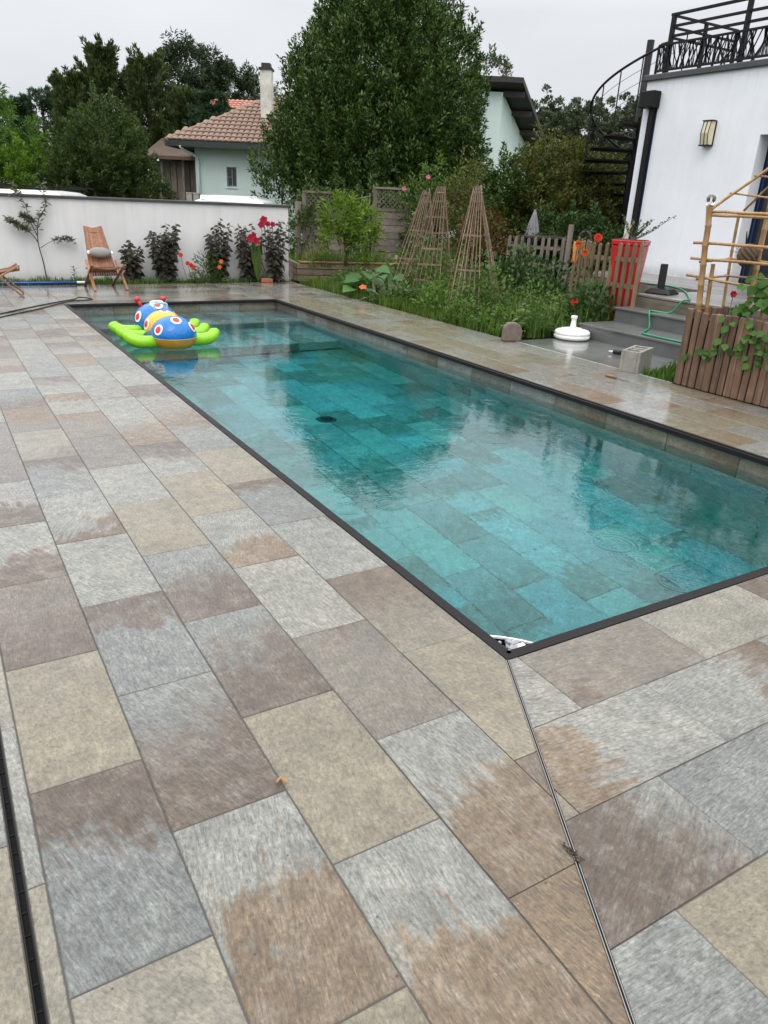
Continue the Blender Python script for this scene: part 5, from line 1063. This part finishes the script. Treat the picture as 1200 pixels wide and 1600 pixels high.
# ================================================================ stick chairs
def stick_chair(label, loc, rot, mat, group):
    t = thing('stick_chair', label, 'chair', loc, group); t.rotation_euler = (0, 0, rot); ORG[t] = Vector()
    n = 12
    for i in range(n):
        u = i/(n-1)*2-1
        MB().bar((u*.215, -.08+.0, .20), (u*.135, .36, .965-.03*(1-abs(u))), .016, .032, up=(1, 0, 0)).build('back_slat', M[mat], t, bev=.003)
    for i in range(n-1):
        u = (i+.5)/(n-1)*2-1
        MB().bar((u*.245, -.43, .385-.045*(1-u*u)), (u*.19, .24, .235), .016, .032, up=(1, 0, 0)).build('seat_slat', M[mat], t, bev=.003)
    for s in (-1, 1):
        MB().bar((s*.24, .02, .45), (s*.265, -.44, .0), .024, .045, up=(1, 0, 0)).build('leg', M[mat], t, bev=.004)
        MB().bar((s*.262, -.40, .40), (s*.235, .33, .0), .024, .045, up=(1, 0, 0)).build('leg', M[mat], t, bev=.004)
    for (y, z, w) in ((-.40, .362, .53), (.19, .30, .45), (-.03, .262, .47)): MB().bar((-w/2, y, z), (w/2, y, z), .022, .022).build('cross_rod', M[mat], t)
    MB().bar((-.145, .31, .86), (.145, .31, .86), .02, .02).build('cross_rod', M[mat], t)
    return t
_ch = stick_chair('reddish wooden slatted stick chair with a grey cushion by the white wall', (.87, 10.98, .003), R(4), 'wood_chair', 'wooden stick chairs'); _ch.scale = (.92, .92, .92)
stick_chair('worn wooden slatted chair cut off by the left edge of the picture', (-.80, 10.28, .003), R(84), 'wood_chairL', 'wooden stick chairs')
cu = MB().ell((0, 0, 0), (.175, .062, .08), 28, 14, fn=lambda t, p: 1+.03*math.sin(5*p)*math.sin(t)); M['cush'] = simple('grey_linen', (.25, .245, .24), .9, .3, 90)
o = link('cushion', cu.mesh('cushion', smooth=True), M['cush']); o.location = (.865, 10.995, .525); o.rotation_euler = (R(-28), R(2), R(4)); tag(o, 'grey lumbar cushion lying on the reddish stick chair', 'cushion'); ORG[o] = Vector()
pe = MB()
for s in (-1, 1): link('cushion_tip', MB().ell((s*.175, 0, -.005), (.022, .022, .03), 10, 6).mesh('cushion_tip', smooth=True), M['white_pl'], o)
# ================================================================ caterpillar float
def inflat(name, col): return simple(name, col, .2, .06, 9, bump=.012, fine=22, spec=.5)
M['fblue'] = inflat('float_blue', (.006, .16, .50)); M['fyel'] = inflat('float_yellow', (.75, .42, .035)); M['fgreen'] = inflat('float_green', (.26, .60, .02)); M['fred'] = inflat('float_red', (.58, .015, .02)); M['fwhite'] = inflat('float_white', (.8, .8, .8)); M['forange'] = inflat('float_amber', (.62, .30, .03)); M['fnavy'] = inflat('float_navy', (.012, .05, .12)); M['faqua'] = inflat('float_aqua', (.25, .55, .68))
FC = Vector((.70, 7.2, WL))
ft = thing('caterpillar_float', 'inflatable caterpillar pool float with green legs and red antennae', 'pool float', FC)
def seg(c, r, topm, botm, frac, yaw=0):
    R3 = Matrix.Rotation(yaw, 3, 'Z'); full = MB().ell((0, 0, 0), r, 36, 24, fn=lambda t, p: 1+.012*math.cos(p*18)*math.sin(t)**2)
    zc = -r[2]*frac; objs = {}
    for nm, mt, test in (('upper_panel', topm, lambda z: z > zc), ('lower_panel', botm, lambda z: z <= zc)):
        m = MB(); m.v = [tuple(Vector(c)+R3 @ Vector(v)) for v in full.v]; m.f = [f for f in full.f if test(sum(full.v[i][2] for i in f)/4)]
        objs[nm] = m.build(nm, M[mt], ft, smooth=True)
    m = MB().tube([Vector(c)+R3 @ Vector((math.cos(a)*r[0]*1.003*math.sqrt(1-frac**2), math.sin(a)*r[1]*1.003*math.sqrt(1-frac**2), zc)) for a in np.linspace(0, 6.283, 40)], .006, 6); m.build('seam', M[botm], ft)
    return objs['upper_panel']
def spot(par, c, r, th, ph, s0, s1, yaw=0):
    R3 = Matrix.Rotation(yaw, 3, 'Z'); d = Vector((math.sin(th)*math.cos(ph), math.sin(th)*math.sin(ph), math.cos(th)))
    a = d.cross(Vector((0, 0, 1))); a = a.normalized() if a.length > .05 else Vector((1, 0, 0)); b = d.cross(a)
    for s, mt, k in ((s0, 'fwhite', 1.016), (s1, 'fred', 1.026)):
        m = MB(); rings = 4; n = 20; m.v.append(tuple(Vector(c)+R3 @ Vector([d[i]*r[i]*k for i in range(3)])))
        for q in range(1, rings+1):
            for j in range(n):
                t = 6.283*j/n; v = (d+(a*math.cos(t)+b*math.sin(t)*1.25)*(s*q/rings)).normalized(); m.v.append(tuple(Vector(c)+R3 @ Vector([v[i]*r[i]*k for i in range(3)])))
        for j in range(n): m.f.append((0, 1+j, 1+(j+1) % n))
        for q in range(rings-1):
            for j in range(n): m.f.append((1+q*n+j, 1+(q+1)*n+j, 1+(q+1)*n+(j+1) % n, 1+q*n+(j+1) % n))
        m.build('spot', M[mt], par, smooth=True)
sA, rA = (.70, 6.78, WL+.17), (.30, .31, .245); sB, rB = (.70, 7.26, WL+.19), (.275, .30, .235); sC, rC = (.72, 7.80, WL+.21), (.30, .36, .25)
pa = seg(sA, rA, 'fblue', 'forange', .12); pb = seg(sB, rB, 'fyel', 'forange', .35); pcx = seg(sC, rC, 'fblue', 'forange', .5)
for ph, th in ((R(-90), R(30)), (R(-150), R(68)), (R(-35), R(62))): spot(pa, sA, rA, th, ph, .24, .15)
spot(pb, sB, rB, R(74), R(-170), .27, .17); spot(pb, sB, rB, R(74), R(-10), .27, .17); spot(pb, sB, rB, R(8), R(-90), .22, .14)
spot(pcx, sC, rC, R(72), R(-165), .26, .16); spot(pcx, sC, rC, R(72), R(-15), .26, .16); spot(pcx, sC, rC, R(20), R(-90), .28, .17)
for i, (yy, sz) in enumerate(((6.80, 1.0), (7.25, .85), (7.72, .95))):
    for s in (-1, 1):
        z = WL+.085; x0 = .70+s*.22
        p = [(x0, yy, z), (x0+s*.14, yy-.03, z+.0), (x0+s*.26, yy-.02, z+.01), (x0+s*.345, yy+.02, z+.045), (x0+s*.375, yy+.055, z+.085), (x0+s*.38, yy+.07, z+.10)]
        MB().tube(smooth_path(p, 4), [.085]*9+[.082]*4+[.078]*4+[.07, .062, .048, .02], 16).build('leg', M['fgreen'], ft, smooth=True)
MB().ell((.47, 7.0, WL+.13), (.13, .085, .075), 18, 10).build('side_grip', M['fnavy'], ft, smooth=True)
for y0, mt in ((7.72, 'fwhite'), (7.50, 'faqua')): MB().tube(smooth_path([(.64, y0, WL+.40), (.645, y0, WL+.475), (.70, y0, WL+.49), (.76, y0, WL+.49), (.815, y0, WL+.475), (.82, y0, WL+.40)], 5), .015, 8).build('handle', M[mt], ft, smooth=True)
for s in (-1, 1):
    b = Vector((.72+s*.13, 8.02, WL+.36)); e = b+Vector((s*.06, .03, .12)); MB().tube([b, b.lerp(e, .5), e], [.028, .024, .03], 10).ell(tuple(e), (.042, .042, .042), 14, 10).build('antenna', M['fred'], ft, smooth=True)
ft.scale = (.80, .78, .80); ft.location = (.72, 6.92, WL-.005)
# ================================================================ plants along the white wall
def hibiscus(label, x, y, h, stems, n, flowers=()):
    t = thing('hibiscus_plant', label, 'plant', (x, y, 0), 'dark leaved hibiscus along the white wall'); P = []; D = []; N = []; L = []
    for k in range(stems):
        a = 6.283*k/stems+random.random(); sp = .26*h*random.uniform(.35, 1.3); hh = h*random.uniform(.72, 1.0) if k else h
        e = Vector((x+math.cos(a)*sp*(.3 if k == 0 else 1), y+math.sin(a)*sp*.5*(.3 if k == 0 else 1), hh)); b = Vector((x+math.cos(a)*.03, y+math.sin(a)*.03, -.01)); md = b.lerp(e, .5)+Vector((math.cos(a)*.02, 0, 0))
        MB().tube([b, md, e], [.008, .006, .003], 5).build('stem', M['bark'], t)
        for j in range(n):
            f = .12+.88*j/n; q = b.lerp(md, f*2) if f < .5 else md.lerp(e, f*2-1); an = j*2.4+k; el = .15+.3*random.random()-.35*(1-f)
            P.append(tuple(q)); D.append((math.cos(an), math.sin(an), el-.45)); N.append((random.gauss(0, .5), -.9+random.gauss(0, .4), .75)); L.append(random.uniform(.10, .165)*(1.2-.6*f))
    L = np.array(L); leaves('leaves', P, D, N, L, L*.62, LM['hib'], t, big=True, droop=.18)
    for c, r in flowers: MB().tube([(x+(c[0]-x)*.4, y, .1), (x+(c[0]-x)*.8, y-.04, c[2]*.7), c], [.007, .006, .004], 5).build('stem', M['bark'], t); flower(t, c, r, M['petal_red'], 5, nrm=(-.35, -.9, .1)); MB().tube([c, (c[0]-.03, c[1]-.07, c[2]+.01)], .006, 5).build('stamen', M['straw'] if 'straw' in M else M['bark'], t)
hibiscus('small dark leaved shrub just right of the stick chair', 1.48, 11.72, .68, 8, 26)
hibiscus('tall bushy dark leaved shrub at the middle of the white wall', 2.05, 11.66, .95, 14, 32)
hibiscus('upright dark leaved shrub behind the green fern leaves', 2.95, 11.62, 1.06, 10, 30)
hibiscus('slender dark shrub left of the large red blooms', 3.50, 11.62, 1.0, 9, 26)
hibiscus('dark shrub with large crimson blooms near the wall end', 3.98, 11.50, 1.06, 9, 24, (((3.72, 11.38, 1.05), .078), ((3.66, 11.36, .97), .066), ((3.79, 11.38, .99), .055), ((3.46, 11.36, .74), .078), ((3.56, 11.34, .71), .074), ((3.52, 11.36, .80), .055), ((3.90, 11.42, .98), .055)))
def clump(name, label, c, r, n, LL, LW, mat, cat='plant', up=.8, group=None, big=True, z0=.0, stem=True, droop=.25):
    t = thing(name, label, cat, (c[0], c[1], z0), group); P = []; D = []; N = []
    u = rng.normal(size=(n, 3)); u[:, 2] = abs(u[:, 2]); u /= np.linalg.norm(u, axis=1, keepdims=True); k = rng.random(n)**.4
    P = np.array([c[0], c[1], z0])+u*np.array(r)*k[:, None]; D = u+np.array([0, 0, up-.5])+rng.normal(size=u.shape)*.4; N = np.array([0, 0, 1])+rng.normal(size=u.shape)*.4
    leaves('leaves', P, D, N, LL*(.6+.7*rng.random(n)), LW*(.6+.7*rng.random(n)), LM[mat], t, big=big, droop=droop)
    if stem:
        for j in range(6): q = P[rng.integers(n)]; MB().tube([(c[0], c[1], z0-.02), tuple((q+np.array([c[0], c[1], z0]))/2), tuple(q)], [.006, .005, .002], 5).build('stem', M['bark'], t)
    return t
t = clump('cosmos_plant', 'feathery bright green plant with scarlet flowers in front of the dark shrubs', (2.72, 11.52), (.33, .16, .55), 420, .075, .022, 'bright2', up=.9, big=False)
for c in ((2.34, 11.40, .33), (2.43, 11.37, .27), (2.24, 11.43, .46), (2.40, 11.40, .30)): flower(t, c, .042, M['petal_scarlet'], 7, layers=2); MB().tube([(c[0]+.12, 11.5, .02), (c[0]+.04, c[1]+.05, c[2]*.6), c], .004, 5).build('stem', LM['garden'], t)
for c in ((2.92, 11.38, .36), (2.88, 11.36, .27)): MB().tube([(c[0]-.08, 11.5, .02), c], .004, 5).build('stem', LM['garden'], t); flower(t, c, .042, M['petal_orange'], 6, layers=2)
t = thing('canna_plant', 'upright green canna leaves beside the crimson blooms', 'plant', (3.62, 11.5, 0)); P = []; D = []; N = []
for k in range(7): a = random.uniform(0, 6.28); P.append((3.62+.03*math.cos(a), 11.48+.03*math.sin(a), .02+.05*k)); D.append((math.cos(a)*.16, math.sin(a)*.12, 1)); N.append((-.2+math.cos(a), -.9, .1))
leaves('leaves', P, D, N, .50, .12, LM['canna'], t, big=True, droop=.05)
single('terracotta_brick', MB().box((3.78, 11.46, .035), (.21, .1, .065), -.08), simple('terracotta', (.34, .13, .07), .85, .2, 20), 'terracotta brick lying under the crimson hibiscus', 'brick', loc=(3.78, 11.46, 0), bev=.005)
t = thing('young_plant', 'little green seedling between the blue pole and the stick chair', 'plant', (.55, 11.62, 0)); P = []; D = []; N = []
for j in range(16): P.append((.55, 11.62, .02+.25*j/16)); a = j*2.4; D.append((math.cos(a), math.sin(a), .4)); N.append((0, 0, 1))
MB().tube([(.55, 11.62, 0), (.55, 11.62, .28)], .004, 5).build('stem', M['hose'], t); leaves('leaves', P, D, N, .10, .035, LM['garden'], t, big=True)
# olive sapling
t = thing('olive_sapling', 'thin young olive tree with sparse grey leaves against the white wall', 'tree', (.18, 12.0, 0)); P = []; D = []; N = []
def ob(pts, r, nl):
    pts = [Vector(p) for p in pts]; MB().tube(smooth_path(pts, 4), [r*(1-.7*i/(4*(len(pts)-1))) for i in range(4*(len(pts)-1)+1)], 6).build('branch', M['bark'], t, smooth=True)
    for j in range(nl):
        f = .35+.65*random.random(); i = min(int(f*(len(pts)-1)), len(pts)-2); q = pts[i].lerp(pts[i+1], f*(len(pts)-1)-i); P.append(tuple(q)); D.append((random.gauss(0, .8), random.gauss(0, .5), random.gauss(.35, .5))); N.append((random.gauss(0, .5), -.6, .6))
ob([(.18, 12.0, 0), (.16, 12.0, .3), (.12, 12.0, .62), (.17, 11.98, .95), (.30, 11.98, 1.15), (.28, 11.98, 1.42), (.20, 11.98, 1.60)], .011, 30)
ob([(.12, 12, .60), (.02, 11.97, .75), (-.14, 11.97, .85), (-.28, 11.97, .93)], .008, 70); ob([(.12, 12, .70), (.03, 11.97, .95), (.0, 11.95, 1.15), (-.10, 11.95, 1.35), (-.16, 11.95, 1.42)], .007, 28); ob([(.15, 12, .52), (.32, 11.96, .62), (.52, 11.96, .66), (.66, 11.96, .63)], .006, 34); ob([(.14, 12, .8), (.06, 11.96, .92), (-.08, 11.96, 1.0)], .006, 55)
P = P+[(p[0]+random.gauss(0, .02), p[1], p[2]+random.gauss(0, .02)) for p in P]; D = D+[(-d[0], d[1], d[2]*.6) for d in D]; N = N+N
leaves('leaves', P, D, N, .085, .024, LM['olive'], t)
# ---------------------------------------------------------------- grass and low weeds
def grass(name, label, areas, n, hlo, hhi, mat, wv=.006, parent=None):
    P = []; w = [max(.01, (a[2]-a[0])*(a[3]-a[1])) for a in areas]; tot = sum(w)
    pts = np.concatenate([np.stack([rng.uniform(a[0], a[2], max(1, int(n*k/tot))), rng.uniform(a[1], a[3], max(1, int(n*k/tot)))], 1) for a, k in zip(areas, w)])
    z = np.concatenate([np.full(max(1, int(n*k/tot)), a[4] if len(a) > 4 else 0.) for a, k in zip(areas, w)])
    cl = np.sin(pts[:, 0]*9+2*np.sin(pts[:, 1]*5))*np.sin(pts[:, 1]*7+pts[:, 0]*3); h = (hlo+(hhi-hlo)*rng.random(len(pts)))*(1+.45*cl); a = rng.random(len(pts))*6.283; ln = rng.random(len(pts))*.55*h
    B = np.stack([pts[:, 0], pts[:, 1], z-.01], 1); d = np.stack([np.cos(a), np.sin(a), 0*a], 1); s = np.stack([-np.sin(a), np.cos(a), 0*a], 1)*wv*(.6+.8*rng.random(len(pts)))[:, None]
    m = B+d*(ln*.35)[:, None]+np.array([0, 0, 1])*(h*.62)[:, None]; tp = B+d*ln[:, None]+np.array([0, 0, 1])*h[:, None]
    V = np.stack([B-s, B+s, m+s*.75, m-s*.75, tp], 1).reshape(-1, 3); T = (np.arange(len(pts))[:, None, None]*5+np.array([[0, 1, 2], [0, 2, 3], [3, 2, 4]])[None]).reshape(-1, 3)
    o = rawmesh(name, V, T, LM[mat], parent)
    if parent is None: o['kind'] = 'stuff'; o['label'] = label; o['category'] = 'grass'
    return o
grass('grass', 'fresh green grass along the edge of the terrace and bed', [(4.29, 5.3, 4.85, 8.9), (4.29, 8.9, 4.7, 11.2), (4.85, 5.25, 5.6, 6.8)], 7500, .03, .17, 'grass')
grass('bed_grass', 'taller grass and weeds growing through the vegetable bed', [(4.6, 5.2, 6.1, 10.8), (6.1, 6.0, 8.0, 10.5), (6.4, 5.2, 7.6, 6.5)], 16000, .10, .34, 'garden')
grass('strip_grass', 'low grass and weeds in the planting strip under the white wall', [(-3, 11.45, 1.2, 12.0), (1.2, 11.44, 4.2, 11.7)], 5200, .03, .11, 'bright2', .005)
grass('rough_grass', 'rough grass on the ground behind the fence', [(6.5, 12.3, 14, 18), (4.5, 12.6, 7.5, 15.2), (8, 8, 12, 13)], 9000, .08, .3, 'garden', .012)
grass('bed_top_grass', 'weeds growing on top of the raised beds', [(4.6, 11.3, 6.5, 12.4, .28), (7.0, 11.0, 8.9, 12.4, .33)], 3500, .06, .26, 'garden', .006)
grass('corner_grass', 'small patch of grass beside the concrete block', [(4.3, 2.86, 4.9, 3.22)], 900, .04, .12, 'bright2', .006)
def ground_cover(areas, n, mat, name, label, hlo=.02, hhi=.3, LL=.06, LW=.04):
    P = []
    for a in areas:
        m = int(n*(a[2]-a[0])*(a[3]-a[1])/sum((b[2]-b[0])*(b[3]-b[1]) for b in areas)); x = rng.uniform(a[0], a[2], m); y = rng.uniform(a[1], a[3], m)
        top = hhi*(.35+.65*np.clip(.5+.5*np.sin(x*5+1.7*np.sin(y*4))*np.sin(y*6+x*2), 0, 1)); P.append(np.stack([x, y, hlo+(top-hlo)*rng.random(m)**.5], 1))
    P = np.concatenate(P); D = rng.normal(size=P.shape)*np.array([1, 1, .4])+np.array([0, 0, .2]); N = rng.normal(size=P.shape)*.4+np.array([0, 0, 1])
    o = leaves(name, P, D, N, LL*(.5+rng.random(len(P))), LW*(.5+rng.random(len(P))), LM[mat], None, big=True); o['kind'] = 'stuff'; o['label'] = label; o['category'] = 'ground cover'
ground_cover([(4.6, 5.3, 6.1, 10.6), (6.1, 6.3, 8.2, 10.4)], 9000, 'garden', 'leafy_ground_cover', 'mixed leafy vegetables and weeds covering the bed', .02, .36)
ground_cover([(4.35, 5.25, 5.7, 6.6)], 1800, 'bright2', 'clover_cover', 'bright clover patch beside the white parasol base', .02, .16, .05, .045)
# ---------------------------------------------------------------- individual garden plants
t = thing('squash_plant', 'large leaved squash plant with an orange flower at the edge of the terrace', 'plant', (4.62, 9.3, 0)); P = []; D = []; N = []; L = []
for k in range(34):
    a = random.uniform(0, 6.28); r = random.uniform(.08, .52); z = random.uniform(.12, .46)*(1.1-r*.7); p = (4.66+math.cos(a)*r*.75, 9.3+math.sin(a)*r*1.25, z); MB().tube([(4.66, 9.3, 0), (4.66+math.cos(a)*r*.3, 9.3+math.sin(a)*r*.5, z*.8), p], .006, 5).build('stalk', LM['zuc'], t)
    P.append(p); D.append((math.cos(a), math.sin(a), .05)); N.append((math.cos(a)*-.35-.2, math.sin(a)*-.35-.35, 1)); L.append(random.uniform(.17, .28))
L = np.array(L); leaves('leaves', P, D, N, L, L*1.05, LM['zuc'], t, big=True, droop=.22, fold=.25); flower(t, (4.40, 8.98, .17), .07, M['petal_orange'], 5, nrm=(-.3, -.4, .85))
clump('artichoke_plant', 'silvery jagged artichoke leaves beside the squash plant', (4.62, 8.55), (.28, .3, .30), 60, .22, .07, 'silver', up=.7)
clump('bean_bush', 'bushy bean plants climbing the foot of the front obelisk', (5.25, 8.3), (.42, .45, .80), 900, .055, .04, 'garden', group='leafy bushes in the vegetable bed')
clump('bean_bush', 'pale green flowering stalks right of the front obelisk', (5.0, 7.7), (.3, .35, .52), 450, .05, .03, 'bright', group='leafy bushes in the vegetable bed')
clump('bean_bush', 'leafy growth around the foot of the right hand obelisk', (5.2, 6.85), (.48, .45, .72), 850, .055, .04, 'garden', group='leafy bushes in the vegetable bed')
clump('bean_bush', 'leafy growth between the rear obelisk and the raised bed', (5.6, 9.5), (.55, .55, .80), 900, .06, .045, 'garden', group='leafy bushes in the vegetable bed')
clump('potato_bush', 'dark broad leaved bush between the right obelisk and the rear pickets', (6.45, 7.75), (.60, .6, .92), 1200, .085, .055, 'darkg', group='leafy bushes in the vegetable bed')
clump('potato_bush', 'second dark leafy bush in front of the rear pickets', (6.5, 7.0), (.5, .5, .78), 800, .08, .05, 'darkg', group='leafy bushes in the vegetable bed')
clump('herb_bush', 'mid green herb bush behind the white parasol base', (5.5, 6.15), (.42, .38, .55), 700, .05, .035, 'garden', group='leafy bushes in the vegetable bed')
t = clump('dahlia_bush', 'dense green dahlia bush with one dark red flower beside the steps', (5.85, 5.52), (.40, .34, .62), 760, .08, .05, 'darkg'); flower(t, (5.56, 5.52, .36), .05, M['petal_scarlet'], 9, layers=2)
t = thing('dry_stalks', 'dry yellowish seed stalks left of the dahlia bush', 'plant', (5.75, 6.1, 0))
grass('stalks', '', [(5.45, 5.9, 6.05, 6.5)], 520, .35, .80, 'straw', .0045, t)
# dahlias with orange flowers against the pickets
t = clump('orange_dahlia', 'orange and red dahlias blooming in front of the mossy pickets', (6.2, 6.05), (.22, .25, .75), 160, .06, .035, 'darkg')
for c in ((6.12, 6.15, 1.02), (6.05, 5.95, .93)): flower(t, c, .055, M['petal_orange'], 10, layers=3, nrm=(-.6, -.5, -.2))
flower(t, (6.05, 5.75, 1.12), .06, M['petal_scarlet'], 10, layers=3)
# lemon tree, roses, shrubs
ltree('lemon_tree', 'young bright green lemon tree in the raised bed', (5.25, 11.2, .3), [((5.22, 11.25, 1.12), (.30, .28, .32)), ((5.42, 11.1, .98), (.30, .28, .28)), ((5.10, 11.3, .78), (.28, .26, .24)), ((5.55, 11.05, .72), (.26, .25, .2))], 150, 18, .22, .09, .085, .034, 'lemon', upmix=.35, tr=.028, limbs=5, trunk_top=1.1, lo=.2)
clump('white_iris', 'pale flower stems at the left corner of the raised bed', (4.75, 11.6), (.2, .15, .35), 90, .12, .02, 'straw', z0=.3)
ltree('climbing_rose', 'climbing rose with pink blooms over the trellis behind the obelisks', (8.9, 13.75, 0), [((8.75, 13.85, 1.25), (.75, .4, .6)), ((9.35, 13.5, 1.1), (.7, .5, .85)), ((8.85, 13.8, 1.9), (.28, .25, .35))], 230, 22, .3, .12, .07, .045, 'garden', cat='rose', upmix=.4, tr=.03, limbs=5, lo=.3)
for o_, c in ((0, (8.62, 13.68, 1.98)), (1, (8.2, 14.0, 1.72))): t = thing('rose_bloom', ['pink rose bloom above the first obelisk', 'faded rose bloom on the top rail of the right lattice panel'][o_], 'flower', c); flower(t, c, .06, M['petal_pink'], 7, layers=2, name='petals')
ltree('ivy_climber', 'green climber growing over the left lattice panel', (6.75, 14.8, 0), [((6.5, 15.0, 1.1), (.28, .12, .5)), ((6.95, 14.75, 1.55), (.12, .1, .5)), ((6.3, 15.05, .6), (.5, .3, .5))], 120, 18, .2, .09, .06, .04, 'mid', cat='climber', upmix=.4, tr=.015, limbs=3, lo=.3)
ltree('rusty_shrub', 'shrub with reddened leaves above the rear picket fence on the left', (7.6, 9.9, 0), [((7.55, 10.0, .75), (.45, .4, .42)), ((7.2, 9.4, .62), (.35, .35, .35))], 130, 24, .3, .12, .075, .045, 'rusty', cat='shrub', upmix=.4, tr=.02, limbs=4, lo=.3)
ltree('rose_shrub', 'loose shrub with reddish tips between the trellis and the dark viburnum', (9.1, 12.6, 0), [((9.1, 12.6, 1.65), (.65, .5, .55)), ((8.9, 12.3, 1.0), (.7, .5, .7))], 190, 22, .35, .13, .075, .04, 'photinia', cat='shrub', upmix=.5, tr=.02, limbs=4, lo=.3)
ltree('viburnum_bush', 'dark glossy bush right of the white garden table', (8.75, 10.5, 0), [((8.65, 10.55, 1.45), (.62, .55, .75)), ((8.7, 10.4, .8), (.7, .6, .8))], 430, 34, .3, .12, .075, .04, 'laurel', cat='shrub', upmix=.5, tr=.03, limbs=4, lo=.5)
ltree('photinia_bush', 'large rounded bush with bronze green leaves left of the spiral stair', (9.5, 10.0, 0), [((9.30, 10.2, 1.45), (.95, .85, 1.05)), ((9.95, 9.75, 1.15), (.75, .7, 1.0)), ((9.2, 9.9, .7), (1.0, .7, .75))], 900, 36, .35, .13, .075, .038, 'photinia', cat='shrub', upmix=.55, tr=.04, limbs=5, lo=.55)
ltree('dark_hedge', 'dark green hedge below the spiral stair behind the pickets', (8.6, 8.9, 0), [((8.5, 9.0, .62), (.75, .6, .62)), ((8.9, 8.5, .6), (.5, .5, .6))], 330, 34, .25, .12, .065, .04, 'darkg', cat='shrub', upmix=.5, tr=.02, limbs=4, lo=.5)
clump('white_flower_plant', 'little plant with white flowers behind the tall grey picket post', (7.75, 8.05), (.16, .16, .30), 120, .05, .03, 'garden', z0=.75)
clump('leafy_pot_plant', 'light green leaves behind the dark table beside the closed parasol', (8.25, 8.85), (.28, .25, .35), 200, .07, .04, 'garden', z0=.8)
ltree('bay_shrub', 'green shrub filling the gap under the laurel behind the lattice fence', (8.2, 16.2, -.2), [((7.4, 16.6, .7), (1.0, .6, .9)), ((8.8, 15.6, .7), (1.2, .6, .9)), ((10.3, 15.0, .7), (1.1, .7, 1.0))], 420, 30, .4, .15, .09, .045, 'laurel', cat='shrub', upmix=.6, tr=.03, limbs=4, lo=.4)
# ---------------------------------------------------------------- small litter on the paving
lf = MB()
lo_ = leaves('fallen_leaf', [(-.925, -.175, .006), (-.90, -.19, .008)], [(.7, .5, .25), (-.3, .8, .3)], [(-.5, .2, 1), (.2, -.4, 1)], .028, .012, leafmat('dry_leaf', (.28, .13, .05), (.42, .22, .10), (.5, .3, .15)), None, big=True); tag(lo_, 'small curled dry brown leaf on the paving', 'leaf')
db = MB()
for k in range(22): q = Vector((-.389+random.gauss(0, .005), -.715+random.gauss(0, .016), .004)); db.tube([q, q+Vector((random.gauss(0, .006), random.gauss(0, .006), .003))], [.0025, .001], 5)
single('dirt_crumbs', db, M['soil'], 'dark crumbs of dirt caught on the steel profile', 'debris', loc=(-.385, -.715, 0))
t = thing('bindweed_vine', 'bindweed climbing the lower rods of the willow obelisks', 'climber', (5.2, 7.7, 0)); P = []
for (bx_, by_, ax_, ay_) in ((5.15, 8.35, 5.30, 8.30), (5.55, 9.35, 5.75, 9.35), (5.15, 7.1, 5.42, 7.55)):
    for k in range(420): f = random.random()**1.6*.62; a = random.random()*6.283; r = .42*(1-f)*random.uniform(.7, 1.05); P.append((bx_+(ax_-bx_)*f+math.cos(a)*r, by_+(ay_-by_)*f+math.sin(a)*r, f*1.62))
P = np.array(P); leaves('leaves', P, rng.normal(size=P.shape)+np.array([-.3, -.4, 0]), rng.normal(size=P.shape)*.5+np.array([-.4, -.6, .6]), .05*(.6+.8*rng.random(len(P))), .035, LM['garden'], t, big=True)
for k, (x, y, r, h, n, m_, lab) in enumerate(((4.55, 8.05, .25, .36, 260, 'garden', 'low leafy weed clump at the foot of the front obelisk by the terrace'), (4.6, 7.3, .28, .42, 300, 'bright2', 'light green weed clump on the terrace edge left of the right obelisk'), (4.55, 6.55, .26, .34, 260, 'garden', 'low weed clump in front of the right hand obelisk'), (4.62, 5.85, .25, .30, 240, 'bright2', 'light green weeds just behind the upright stone slab'),
    (4.75, 10.2, .3, .35, 260, 'garden', 'leafy weeds between the squash plant and the raised bed'), (5.9, 8.6, .45, .8, 520, 'bright2', 'tall light green plants between the obelisks and the rear bed'), (6.1, 9.6, .5, .85, 520, 'garden', 'tall green plants in front of the second raised bed'))):
    clump('weed_clump', lab, (x, y), (r, r*1.3, h), n, .065, .035, m_, group='weeds in the vegetable bed')
t = thing('tall_weeds', 'tall green and straw coloured grasses standing around the obelisks', 'grass', (5.3, 8, 0))
grass('green_stalks', '', [(4.9, 6.6, 5.9, 9.6), (5.6, 6.2, 6.6, 8.2)], 2600, .30, .75, 'garden', .006, t); grass('straw_stalks', '', [(4.8, 6.6, 5.6, 9.4)], 420, .35, .75, 'straw', .004, t)
